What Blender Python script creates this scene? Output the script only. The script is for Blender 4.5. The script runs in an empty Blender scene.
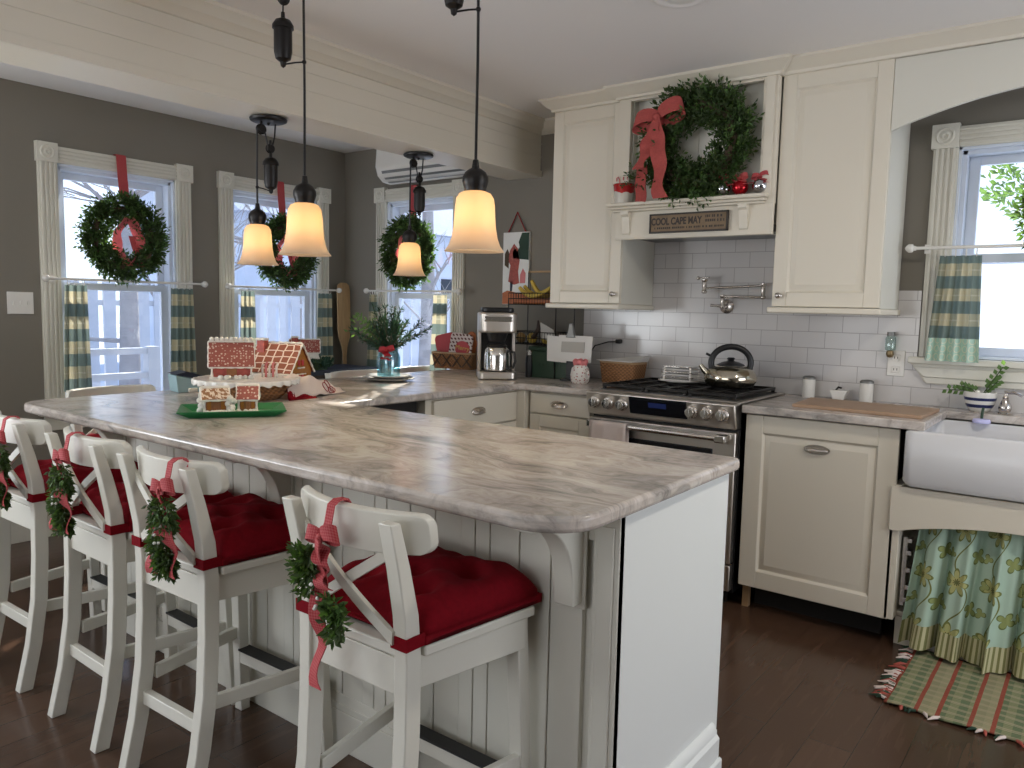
import bpy, math, random
from mathutils import Vector, Matrix, Euler
random.seed(7)
C = bpy.context.scene.collection
PI = math.pi
R = math.radians
# ------------------------------------------------------------------ camera, sky, sun, daylight, exposure
sc = bpy.context.scene
cd = bpy.data.cameras.new('camera'); cam = bpy.data.objects.new('camera', cd); C.objects.link(cam)
YAW, PITCH, ROLL = R(37.397), R(-5.616), R(1.274)
fw = Vector((-math.sin(YAW)*math.cos(PITCH), math.cos(YAW)*math.cos(PITCH), math.sin(PITCH)))
sd = fw.cross(Vector((0, 0, 1))).normalized(); up = sd.cross(fw)
s2 = sd*math.cos(ROLL)+up*math.sin(ROLL); u2 = -sd*math.sin(ROLL)+up*math.cos(ROLL)
cam.matrix_world = Matrix(((s2.x, u2.x, -fw.x, 0), (s2.y, u2.y, -fw.y, 0), (s2.z, u2.z, -fw.z, 1.307), (0, 0, 0, 1)))
cd.sensor_width = 36; cd.lens = 36*780.1/1024; cd.clip_start = .05; cd.clip_end = 200
sc.camera = cam
w = bpy.data.worlds.new('sky'); sc.world = w; w.use_nodes = True
nt = w.node_tree; bg = nt.nodes['Background']
tc = nt.nodes.new('ShaderNodeTexCoord'); sx = nt.nodes.new('ShaderNodeSeparateXYZ'); rp = nt.nodes.new('ShaderNodeValToRGB')
nt.links.new(tc.outputs['Generated'], sx.inputs[0]); nt.links.new(sx.outputs[2], rp.inputs[0]); nt.links.new(rp.outputs[0], bg.inputs[0])
rp.color_ramp.elements[0].color = (.80, .88, 1, 1); rp.color_ramp.elements[1].color = (.45, .64, 1, 1); rp.color_ramp.elements[1].position = .7
SKY = 1.9
bg.inputs[1].default_value = SKY
def lamp(kind, name, loc, energy, col, look=None, **k):
    l = bpy.data.lights.new(name, kind); l.energy = energy; l.color = col
    for a, b in k.items(): setattr(l, a, b)
    o = bpy.data.objects.new(name, l); C.objects.link(o); o.location = loc
    if look is not None: o.rotation_euler = Vector(look).to_track_quat('-Z', 'Y').to_euler()
    return o
lamp('SUN', 'sun', (-6, 12, 6), 17, (1, .93, .82), (.80, -1.27, -.66), angle=R(.6))
# daylight entering through the windows behind the photographer
lamp('AREA', 'daylight_south', (-1.4, -2.50, 1.25), 34, (1, .96, .90), (0, 1, 1.3), shape='RECTANGLE', size=2.6, size_y=1.5)
lamp('AREA', 'daylight_west', (-4.42, -.7, 1.25), 92, (.93, .97, 1), (1, .1, .85), shape='RECTANGLE', size=1.7, size_y=1.7)
lamp('AREA', 'daylight_east', (2.0, 2.5, .95), 30, (.98, .985, 1), (-1, -.1, 0), shape='RECTANGLE', size=2.0, size_y=1.4)
# warm fill lamp added over the sink side, out of view, to brighten the cabinets
lamp('AREA', 'fill_lamp', (.35, 2.2, 2.383), 17, (1, .92, .80), (0, 0, -1), shape='DISK', size=.13)
sc.view_settings.view_transform = 'Standard'; sc.view_settings.look = 'None'
sc.view_settings.exposure = -0.12; sc.view_settings.gamma = 1; sc.view_settings.use_curve_mapping = False
sc.cycles.max_bounces = 8; sc.cycles.caustics_reflective = False; sc.cycles.caustics_refractive = False
sc.cycles.sample_clamp_indirect = 4

# ------------------------------------------------------------------ materials
MAT = {}
def mat(name, col, rough=.5, metal=0, spec=.5, noise=None, bump=0, **k):
    """plain principled; noise=(scale, amount) varies the colour, bump gives relief"""
    m = bpy.data.materials.new(name); m.use_nodes = True; n = m.node_tree; b = n.nodes['Principled BSDF']
    b.inputs['Base Color'].default_value = (*col, 1); b.inputs['Roughness'].default_value = rough
    b.inputs['Metallic'].default_value = metal; b.inputs['Specular IOR Level'].default_value = spec
    for a, v in k.items(): b.inputs[a.replace('_', ' ')].default_value = v
    if noise or bump:
        t = n.nodes.new('ShaderNodeTexCoord'); no = n.nodes.new('ShaderNodeTexNoise'); no.inputs['Scale'].default_value = (noise or (60, 0))[0]
        no.inputs['Detail'].default_value = 4
        n.links.new(t.outputs['Object'], no.inputs['Vector'])
        if noise:
            mx = n.nodes.new('ShaderNodeMix'); mx.data_type = 'RGBA'; a = noise[1]
            mx.inputs[6].default_value = (*[c*(1-a) for c in col], 1); mx.inputs[7].default_value = (*[min(1, c*(1+a)) for c in col], 1)
            n.links.new(no.outputs[0], mx.inputs[0]); n.links.new(mx.outputs[2], b.inputs['Base Color'])
        if bump:
            bp = n.nodes.new('ShaderNodeBump'); bp.inputs['Strength'].default_value = bump; bp.inputs['Distance'].default_value = .004
            n.links.new(no.outputs[0], bp.inputs['Height']); n.links.new(bp.outputs[0], b.inputs['Normal'])
    MAT[name] = m; return m
class N:
    """tiny node helper for procedural materials"""
    def __init__(s, m): s.t = m.node_tree; s.b = s.t.nodes['Principled BSDF']
    def new(s, typ, **k):
        n = s.t.nodes.new('ShaderNode'+typ)
        for a, v in k.items():
            if a.startswith('i_'):
                key = a[2:]; key = int(key) if key.isdigit() else key.replace('_', ' ')
                s.set(n.inputs[key], v)
            else: setattr(n, a, v)
        return n
    def set(s, inp, v):
        if isinstance(v, bpy.types.NodeSocket): s.t.links.new(v, inp)
        else: inp.default_value = v
    def math(s, op, a, b=0.0, c=0.0):
        n = s.t.nodes.new('ShaderNodeMath'); n.operation = op; s.set(n.inputs[0], a); s.set(n.inputs[1], b); s.set(n.inputs[2], c); return n.outputs[0]
    def mix(s, f, a, b):
        n = s.t.nodes.new('ShaderNodeMix'); n.data_type = 'RGBA'; s.set(n.inputs[0], f)
        s.set(n.inputs[6], (*a, 1) if isinstance(a, tuple) and len(a) == 3 else a); s.set(n.inputs[7], (*b, 1) if isinstance(b, tuple) and len(b) == 3 else b); return n.outputs[2]
    def xyz(s, uv=False):
        t = s.new('TexCoord'); p = s.new('SeparateXYZ'); s.t.links.new(t.outputs['UV' if uv else 'Object'], p.inputs[0]); return p.outputs[0], p.outputs[1], p.outputs[2]
    def vec(s, x, y, z=0.0):
        n = s.t.nodes.new('ShaderNodeCombineXYZ'); s.set(n.inputs[0], x); s.set(n.inputs[1], y); s.set(n.inputs[2], z); return n.outputs[0]
    def noise(s, v, scale, detail=5, rough=.55, dist=0.0):
        n = s.new('TexNoise'); s.set(n.inputs['Vector'], v); n.inputs['Scale'].default_value = scale; n.inputs['Detail'].default_value = detail
        n.inputs['Roughness'].default_value = rough; n.inputs['Distortion'].default_value = dist; return n.outputs[0]
    def ramp(s, f, stops):
        n = s.new('ValToRGB'); s.set(n.inputs[0], f); e = n.color_ramp.elements
        while len(e) < len(stops): e.new(.5)
        for k, (p, c) in enumerate(stops): e[k].position = p; e[k].color = (*c, 1)
        return n.outputs[0]
    def color(s, c): s.t.links.new(c, s.b.inputs['Base Color'])
    def bump(s, h, st=.3, d=.003):
        n = s.new('Bump'); s.set(n.inputs['Height'], h); n.inputs['Strength'].default_value = st; n.inputs['Distance'].default_value = d
        s.t.links.new(n.outputs[0], s.b.inputs['Normal'])

mat('wall_paint', (.21, .192, .160), .8, noise=(3, .04))
mat('ceiling_paint', (.84, .815, .79), .85)
mat('cream', (.72, .665, .555), .42, noise=(2, .02))
mat('trimwhite', (.68, .66, .58), .45)
mat('panelwhite', (.78, .80, .78), .4)
mat('stoolwhite', (.70, .68, .60), .35)
mat('vinyl', (.70, .76, .86), .4)
mat('black_metal', (.018, .016, .015), .35, .6)
mat('bronze', (.014, .012, .011), .4, .5)
mat('black', (.010, .010, .011), .35)
mat('kick_dark', (.02, .018, .016), .8)  # near-black, for toe kicks and the dishwasher plinth
mat('steel', (.68, .63, .57), .36, 1, noise=(8, .06))
mat('steel_bright', (.75, .73, .70), .15, 1)
mat('nickel', (.60, .56, .52), .2, 1)
mat('kettle', (.62, .57, .46), .12, 1)
mat('black_glass', (.008, .009, .012), .06)
mat('display', (.01, .03, .10), .1)
mat('porcelain', (.70, .70, .71), .25)
mat('ceramic', (.75, .73, .68), .25)
mat('red_cloth', (.19, .003, .009), .95, spec=.15, noise=(90, .25), bump=.3)
mat('red_ribbon', (.30, .018, .022), .8, noise=(40, .2))
mat('red', (.42, .02, .03), .5)
mat('leaf', (.050, .082, .026), .55, noise=(18, .55))
mat('leaf_light', (.09, .17, .05), .5, noise=(18, .5))
mat('pine', (.03, .075, .045), .6, noise=(12, .45))
mat('twig', (.09, .06, .035), .8)
mat('berry', (.75, .75, .68), .4)
mat('wood', (.42, .27, .14), .5, noise=(9, .25))
mat('wood_dark', (.05, .028, .018), .5, noise=(9, .25))
mat('green_tray', (.01, .16, .045), .4)
mat('icing', (.80, .76, .68), .6, noise=(60, .12), bump=.5)
mat('ginger', (.25, .10, .035), .7, noise=(30, .3), bump=.3)
mat('ginger_red', (.36, .07, .05), .55, noise=(60, .5), bump=.4)
mat('candy_red', (.45, .03, .04), .3)
mat('amber', (.35, .14, .03), .25)
mat('teal', (.28, .42, .46), .5, noise=(6, .1))
mat('navy', (.012, .02, .04), .5)
mat('cloth_white', (.68, .58, .53), .9, bump=.3)
mat('green_tin', (.025, .06, .032), .5, noise=(5, .15))
mat('paper', (.68, .66, .62), .8)
mat('paper_print', (.42, .40, .36), .8)
mat('gray_clip', (.20, .20, .19), .4, .6)
mat('banana', (.60, .42, .07), .6, noise=(14, .35))
mat('fruit_orange', (.42, .12, .03), .5, noise=(14, .3))
mat('onion', (.42, .27, .10), .5, noise=(14, .4))
mat('brass_dark', (.26, .19, .10), .4, .8)
mat('plaster', (.80, .80, .76), .7)
mat('ball_silver', (.55, .57, .62), .08, 1)
mat('ball_red', (.45, .01, .02), .12, .6)
mat('blue_stripe', (.012, .02, .09), .3)
mat('sign_board', (.20, .135, .075), .6, noise=(30, .35))
mat('sign_ink', (.035, .025, .02), .6)
mat('sign_frame', (.03, .022, .016), .5)
mat('rubber', (.02, .02, .02), .6)
mat('clear_purple', (.60, .60, .95), .2)
mat('bark', (.33, .31, .31), .9, noise=(6, .3))
mat('snow', (.50, .53, .60), .9, noise=(.6, .15))
mat('fence_paint', (.55, .57, .62), .8)
mat('siding', (.55, .60, .70), .8, noise=(1, .2))
mat('ball_pink', (.66, .20, .20), .6)
mat('teal_pillow', (.05, .11, .09), .8)

for nm in ('leaf', 'leaf_light', 'pine'):
    n = N(MAT[nm]); tr = n.new('BsdfTranslucent'); tr.inputs[0].default_value = {'leaf': (.10, .20, .03, 1), 'leaf_light': (.18, .34, .05, 1), 'pine': (.05, .12, .05, 1)}[nm]
    xm = n.new('MixShader'); xm.inputs[0].default_value = .35; out = [q for q in n.t.nodes if q.type == 'OUTPUT_MATERIAL'][0]
    n.t.links.new(n.b.outputs[0], xm.inputs[1]); n.t.links.new(tr.outputs[0], xm.inputs[2]); n.t.links.new(xm.outputs[0], out.inputs[0])
def glassmat(name, tint=(1, 1, 1), refl=.07, rough=.02):
    m = bpy.data.materials.new(name); m.use_nodes = True; t = m.node_tree; t.nodes.clear()
    o = t.nodes.new('ShaderNodeOutputMaterial'); a = t.nodes.new('ShaderNodeBsdfTransparent'); g = t.nodes.new('ShaderNodeBsdfGlossy'); x = t.nodes.new('ShaderNodeMixShader')
    a.inputs[0].default_value = (*tint, 1); g.inputs['Roughness'].default_value = rough; x.inputs[0].default_value = refl
    t.links.new(a.outputs[0], x.inputs[1]); t.links.new(g.outputs[0], x.inputs[2]); t.links.new(x.outputs[0], o.inputs[0]); MAT[name] = m
glassmat('glass', (.97, .985, 1), .05); glassmat('jar_glass', (.62, .82, .86), .18); glassmat('jar_clear', (.75, .85, .82), .15)
# frosted shade: light from the bulb inside comes through it
m = bpy.data.materials.new('shade_glass'); m.use_nodes = True; t = m.node_tree; t.nodes.clear()
o_ = t.nodes.new('ShaderNodeOutputMaterial'); a_ = t.nodes.new('ShaderNodeBsdfTranslucent'); d_ = t.nodes.new('ShaderNodeBsdfPrincipled'); x_ = t.nodes.new('ShaderNodeMixShader')
a_.inputs[0].default_value = (1, .86, .64, 1); d_.inputs['Base Color'].default_value = (.88, .72, .58, 1); d_.inputs['Roughness'].default_value = .35; x_.inputs[0].default_value = .42
t.links.new(a_.outputs[0], x_.inputs[1]); t.links.new(d_.outputs[0], x_.inputs[2]); t.links.new(x_.outputs[0], o_.inputs[0]); MAT['shade_glass'] = m
def emit(name, col, st):
    m = bpy.data.materials.new(name); m.use_nodes = True; b = m.node_tree.nodes['Principled BSDF']
    b.inputs['Emission Color'].default_value = (*col, 1); b.inputs['Emission Strength'].default_value = st; b.inputs['Base Color'].default_value = (*[c*.1 for c in col], 1); MAT[name] = m
emit('bulb', (1, .80, .50), 215); emit('screen_blue', (.02, .06, .35), .10)
# sheer gingham ribbon: partly lets light through
def gingham(name, c1, c2, sc_, sheer):
    m = mat(name, c1, .8); n = N(m); u, v, _ = n.xyz(True)
    a = n.math('GREATER_THAN', n.math('FRACT', n.math('MULTIPLY', u, sc_)), .5); b = n.math('GREATER_THAN', n.math('FRACT', n.math('MULTIPLY', v, sc_)), .5)
    n.color(n.mix(n.math('MULTIPLY', n.math('ADD', a, b), .5), c2, c1))
    if sheer:
        tr = n.new('BsdfTranslucent'); tr.inputs[0].default_value = (1, .42, .40, 1); x = n.new('MixShader'); x.inputs[0].default_value = sheer
        out = [q for q in n.t.nodes if q.type == 'OUTPUT_MATERIAL'][0]
        n.t.links.new(n.b.outputs[0], x.inputs[1]); n.t.links.new(tr.outputs[0], x.inputs[2]); n.t.links.new(x.outputs[0], out.inputs[0])
gingham('gingham', (.36, .02, .03), (.48, .10, .10), 170, 0)
gingham('gingham_sheer', (.72, .10, .12), (.90, .34, .33), 120, .6)
mat('burlap_red', (.40, .075, .065), .9, noise=(120, .25), bump=.5)
# marble-like counter: streaks run along the long side
m = mat('counter', (.5, .46, .42), .13); n = N(m); x, y, z = n.xyz()
wv = n.noise(n.vec(n.math('MULTIPLY', x, .5), y, z), 2.2, 4)
yy = n.math('ADD', y, n.math('MULTIPLY', wv, .9))
s1_ = n.noise(n.vec(n.math('MULTIPLY', x, .75), n.math('MULTIPLY', yy, 2.6), n.math('MULTIPLY', z, 3.0)), 3.4, 9, .68)
s2_ = n.noise(n.vec(n.math('MULTIPLY', x, 1.5), n.math('MULTIPLY', yy, 5.5), z), 9, 7, .7)
s3_ = n.noise(n.vec(x, y, z), 1.6, 4)
c1 = n.ramp(s1_, [(.30, (.10, .095, .09)), (.40, (.27, .24, .22)), (.50, (.54, .445, .38)), (.60, (.70, .63, .57)), (.74, (.38, .33, .30))])
c2 = n.ramp(s2_, [(.34, (.14, .12, .11)), (.48, (.52, .46, .40)), (.66, (.74, .70, .66))])
c3 = n.mix(.40, c1, c2)
gr = n.ramp(s1_, [(.35, (.15, .16, .16)), (.48, (.46, .47, .47)), (.62, (.72, .72, .71)), (.75, (.34, .35, .36))])
n.color(n.mix(n.math('MULTIPLY', n.math('GREATER_THAN', x, -1.3), 0.0), n.mix(n.math('MULTIPLY', s3_, .42), c3, gr), gr))
n.b.inputs['Roughness'].default_value = .19
# rougher green-grey stone on the range wall
# floor boards running away from the camera
m = mat('floor', (.05, .025, .015), .30); n = N(m); x, y, z = n.xyz()
br = n.new('TexBrick', offset=.37, i_Vector=n.vec(y, x), i_Scale=1.0, i_Mortar_Size=.0016, i_Brick_Width=1.2, i_Row_Height=.13, i_Bias=0.0)
br.inputs['Color1'].default_value = (.100, .054, .033, 1); br.inputs['Color2'].default_value = (.045, .025, .016, 1); br.inputs['Mortar'].default_value = (.008, .005, .004, 1)
g = n.noise(n.vec(n.math('MULTIPLY', y, .8), n.math('MULTIPLY', x, 9)), 3, 6, .6)
c = n.mix(g, br.outputs[0], (.075, .040, .025))
pt = n.noise(n.vec(y, x), 5, 3)
c = n.mix(n.math('MULTIPLY', n.math('GREATER_THAN', g, .58), .25), c, (.12, .070, .044))
n.color(c); n.bump(g, .25, .002)
n.set(n.b.inputs['Roughness'], n.math('ADD', n.math('MULTIPLY', g, .22), .10))
# subway tile
m = mat('tile', (.6, .58, .56), .16); n = N(m); x, y, z = n.xyz()
br = n.new('TexBrick', offset=.5, i_Vector=n.vec(x, n.math('SUBTRACT', z, .912)), i_Scale=1.0, i_Mortar_Size=.0016, i_Mortar_Smooth=.2, i_Brick_Width=.1545, i_Row_Height=.0775)
br.inputs['Color1'].default_value = (.61, .59, .575, 1); br.inputs['Color2'].default_value = (.57, .55, .54, 1); br.inputs['Mortar'].default_value = (.36, .34, .33, 1)
n.color(br.outputs[0]); n.bump(n.math('SUBTRACT', n.math('MULTIPLY', n.noise(n.vec(x, z), 9, 2), .35), br.outputs[1]), .35, .003)
# checked cafe curtain, uv in metres
def band(n, v, period, a, b):
    f = n.math('FRACT', n.math('DIVIDE', v, period)); return n.math('MULTIPLY', n.math('GREATER_THAN', f, a), n.math('LESS_THAN', f, b))
m = mat('curtain_check', (.5, .5, .4), .9, spec=.1); n = N(m); u, v, _ = n.xyz(True)
h = band(n, v, .135, .0, .5); k = band(n, u, .105, 0, .42); l = band(n, v, .135, .70, .76)
c = n.mix(h, (.62, .56, .38), (.20, .26, .24)); c = n.mix(n.math('MULTIPLY', k, .5), c, (.15, .20, .18)); c = n.mix(n.math('MULTIPLY', l, .5), c, (.62, .58, .46))
n.color(c)
tr = n.new('BsdfTranslucent'); n.t.links.new(c, tr.inputs[0]); xm = n.new('MixShader'); xm.inputs[0].default_value = .30
out = [q for q in n.t.nodes if q.type == 'OUTPUT_MATERIAL'][0]
n.t.links.new(n.b.outputs[0], xm.inputs[1]); n.t.links.new(tr.outputs[0], xm.inputs[2]); n.t.links.new(xm.outputs[0], out.inputs[0])
m = mat('curtain_trim', (.35, .5, .4), .9); n = N(m); u, v, _ = n.xyz(True)
d = n.math('ADD', n.math('POWER', n.math('SUBTRACT', n.math('FRACT', n.math('MULTIPLY', u, 28)), .5), 2), n.math('POWER', n.math('SUBTRACT', n.math('FRACT', n.math('MULTIPLY', v, 28)), .5), 2))
n.color(n.mix(n.math('LESS_THAN', n.math('ABSOLUTE', n.math('SUBTRACT', d, .14)), .05), (.42, .60, .50), (.62, .66, .52)))
# floral sink skirt (uv metres) : pale aqua with olive flowers and vines
m = mat('floral', (.4, .62, .5), .9, spec=.1); n = N(m); u, v, _ = n.xyz(True)
def flower(n, u, v, sx, sy, ox, oy, rad, petals, ph):
    fu = n.math('SUBTRACT', n.math('FRACT', n.math('ADD', n.math('DIVIDE', u, sx), ox)), .5); fv = n.math('SUBTRACT', n.math('FRACT', n.math('ADD', n.math('DIVIDE', v, sy), oy)), .5)
    a = n.math('MULTIPLY', fu, sx); b = n.math('MULTIPLY', fv, sy)
    r = n.math('SQRT', n.math('ADD', n.math('MULTIPLY', a, a), n.math('MULTIPLY', b, b))); th = n.math('ARCTAN2', b, a)
    pr = n.math('MULTIPLY', n.math('ADD', n.math('ABSOLUTE', n.math('COSINE', n.math('ADD', n.math('MULTIPLY', th, petals/2), ph))), .55), rad/1.55)
    return n.math('DIVIDE', r, pr)
base = n.mix(n.math('MULTIPLY', n.noise(n.vec(u, v), 9, 3), .6), (.36, .49, .39), (.46, .57, .47))
wv = n.math('ABSOLUTE', n.math('SUBTRACT', n.math('ADD', n.math('MULTIPLY', n.math('SINE', n.math('MULTIPLY', v, 24)), .035), n.math('SUBTRACT', n.math('MULTIPLY', n.math('FRACT', n.math('DIVIDE', u, .17)), .17), .085)), 0))
c = n.mix(n.math('LESS_THAN', wv, .0032), base, (.16, .17, .05))
for (sx_, sy_, ox, oy, rad, pt, ph, ca, cb) in ((.17, .21, .1, .3, .055, 7, .4, (.40, .40, .17), (.17, .19, .06)), (.17, .21, .62, .80, .035, 4, .9, (.27, .31, .12), (.14, .17, .06)), (.17, .105, .35, .1, .022, 3, .2, (.30, .34, .14), (.15, .17, .06)), (.17, .21, .1, .3, .018, 9, 0, (.14, .15, .06), (.50, .42, .16))):
    f = flower(n, u, v, sx_, sy_, ox, oy, rad, pt, ph)
    c = n.mix(n.math('LESS_THAN', f, 1.0), c, cb); c = n.mix(n.math('LESS_THAN', f, .84), c, ca)
n.color(c)
m = mat('skirt_band', (.5, .5, .3), .9); n = N(m); u, v, _ = n.xyz(True)
n.color(n.mix(band(n, u, .016, 0, .45), (.50, .47, .28), (.19, .19, .07)))
# rag rug: green check with red stripes, object coords metres
m = mat('rug', (.1, .2, .1), .95, spec=.1); n = N(m); x, y, z = n.xyz()
c = n.mix(band(n, x, .052, 0, .5), (.22, .25, .13), (.10, .16, .08)); c = n.mix(n.math('MULTIPLY', band(n, y, .045, 0, .4), .5), c, (.46, .38, .26))
c = n.mix(n.math('MULTIPLY', band(n, y, .011, 0, .4), .35), c, (.04, .07, .035))
c = n.mix(band(n, n.math('ADD', x, .015), .155, .0, .085), c, (.27, .028, .02)); c = n.mix(band(n, n.math('ADD', x, .015), .155, .40, .485), c, (.27, .028, .02)); c = n.mix(n.math('MULTIPLY', band(n, n.math('ADD', x, .015), .155, .085, .40), .5), c, (.38, .32, .20))
no = n.noise(n.vec(x, n.math('MULTIPLY', y, 3)), 60, 3); n.color(n.mix(n.math('MULTIPLY', no, .4), c, (.30, .26, .17))); n.bump(no, .8, .004)
# basket weave
m = mat('wicker', (.32, .15, .06), .7); n = N(m); x, y, z = n.xyz()
t1 = n.math('SINE', n.math('MULTIPLY', z, 330)); t2 = n.math('SINE', n.math('MULTIPLY', n.math('ADD', x, y), 260)); ww = n.math('MULTIPLY', t1, t2)
n.color(n.mix(n.math('ADD', n.math('MULTIPLY', ww, .5), .5), (.17, .075, .028), (.40, .20, .085))); n.bump(ww, .6, .004)
# icing tiles on gingerbread roofs (uv)
m = mat('roof_hex', (.3, .1, .05), .6); n = N(m); u, v, _ = n.xyz(True)
vo = n.new('TexVoronoi', feature='DISTANCE_TO_EDGE', i_Vector=n.vec(n.math('MULTIPLY', u, 1.0), n.math('MULTIPLY', v, 1.3)), i_Scale=22, i_Randomness=.22)
n.color(n.mix(n.math('LESS_THAN', vo.outputs[0], .075), (.27, .075, .035), (.78, .66, .55)))
m = mat('roof_dots', (.3, .1, .08), .5); n = N(m); u, v, _ = n.xyz(True)
vo = n.new('TexVoronoi', i_Vector=n.vec(u, v), i_Scale=85, i_Randomness=.5)
n.color(n.mix(n.math('LESS_THAN', vo.outputs[0], .33), (.30, .075, .055), (.62, .46, .38)))
m = mat('roof_snow', (.5, .3, .2), .6); n = N(m); u, v, _ = n.xyz(True)
n.color(n.mix(n.math('GREATER_THAN', n.noise(n.vec(u, v), 60, 3), .50), (.30, .14, .06), (.74, .62, .50)))
m = mat('polka', (.6, .5, .45), .8); n = N(m); x, y, z = n.xyz()
vo = n.new('TexVoronoi', i_Vector=n.vec(n.math('ADD', x, n.math('MULTIPLY', z, .5)), z), i_Scale=42, i_Randomness=.1)
n.color(n.mix(n.math('LESS_THAN', vo.outputs[0], .30), (.66, .58, .54), (.10, .02, .02)))
m = mat('enamel', (.5, .5, .5), .2); n = N(m); x, y, z = n.xyz()
f = n.noise(n.vec(x, y, z), 14, 1); n.color(n.mix(n.math('GREATER_THAN', n.math('ADD', z, n.math('MULTIPLY', f, .07)), .085), (.62, .58, .50), (.42, .02, .02)))
m = mat('confetti', (.7, .68, .62), .5); n = N(m); x, y, z = n.xyz()
vo = n.new('TexVoronoi', i_Vector=n.vec(x, y, z), i_Scale=70); n.color(n.mix(n.math('LESS_THAN', vo.outputs[0], .3), (.72, .68, .62), (.35, .08, .07)))
m = mat('cutboard', (.5, .36, .22), .5); n = N(m); x, y, z = n.xyz()
f = n.noise(n.vec(n.math('MULTIPLY', x, 2), n.math('MULTIPLY', y, 20), n.math('MULTIPLY', z, 2)), 4, 4); n.color(n.mix(f, (.30, .18, .11), (.46, .31, .20)))
m = mat('paddle_wood', (.5, .36, .22), .5); n = N(m); x, y, z = n.xyz()
f = n.noise(n.vec(n.math('MULTIPLY', x, 12), n.math('MULTIPLY', y, 12), z), 5, 4); n.color(n.mix(f, (.25, .14, .06), (.60, .42, .22)))

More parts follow.
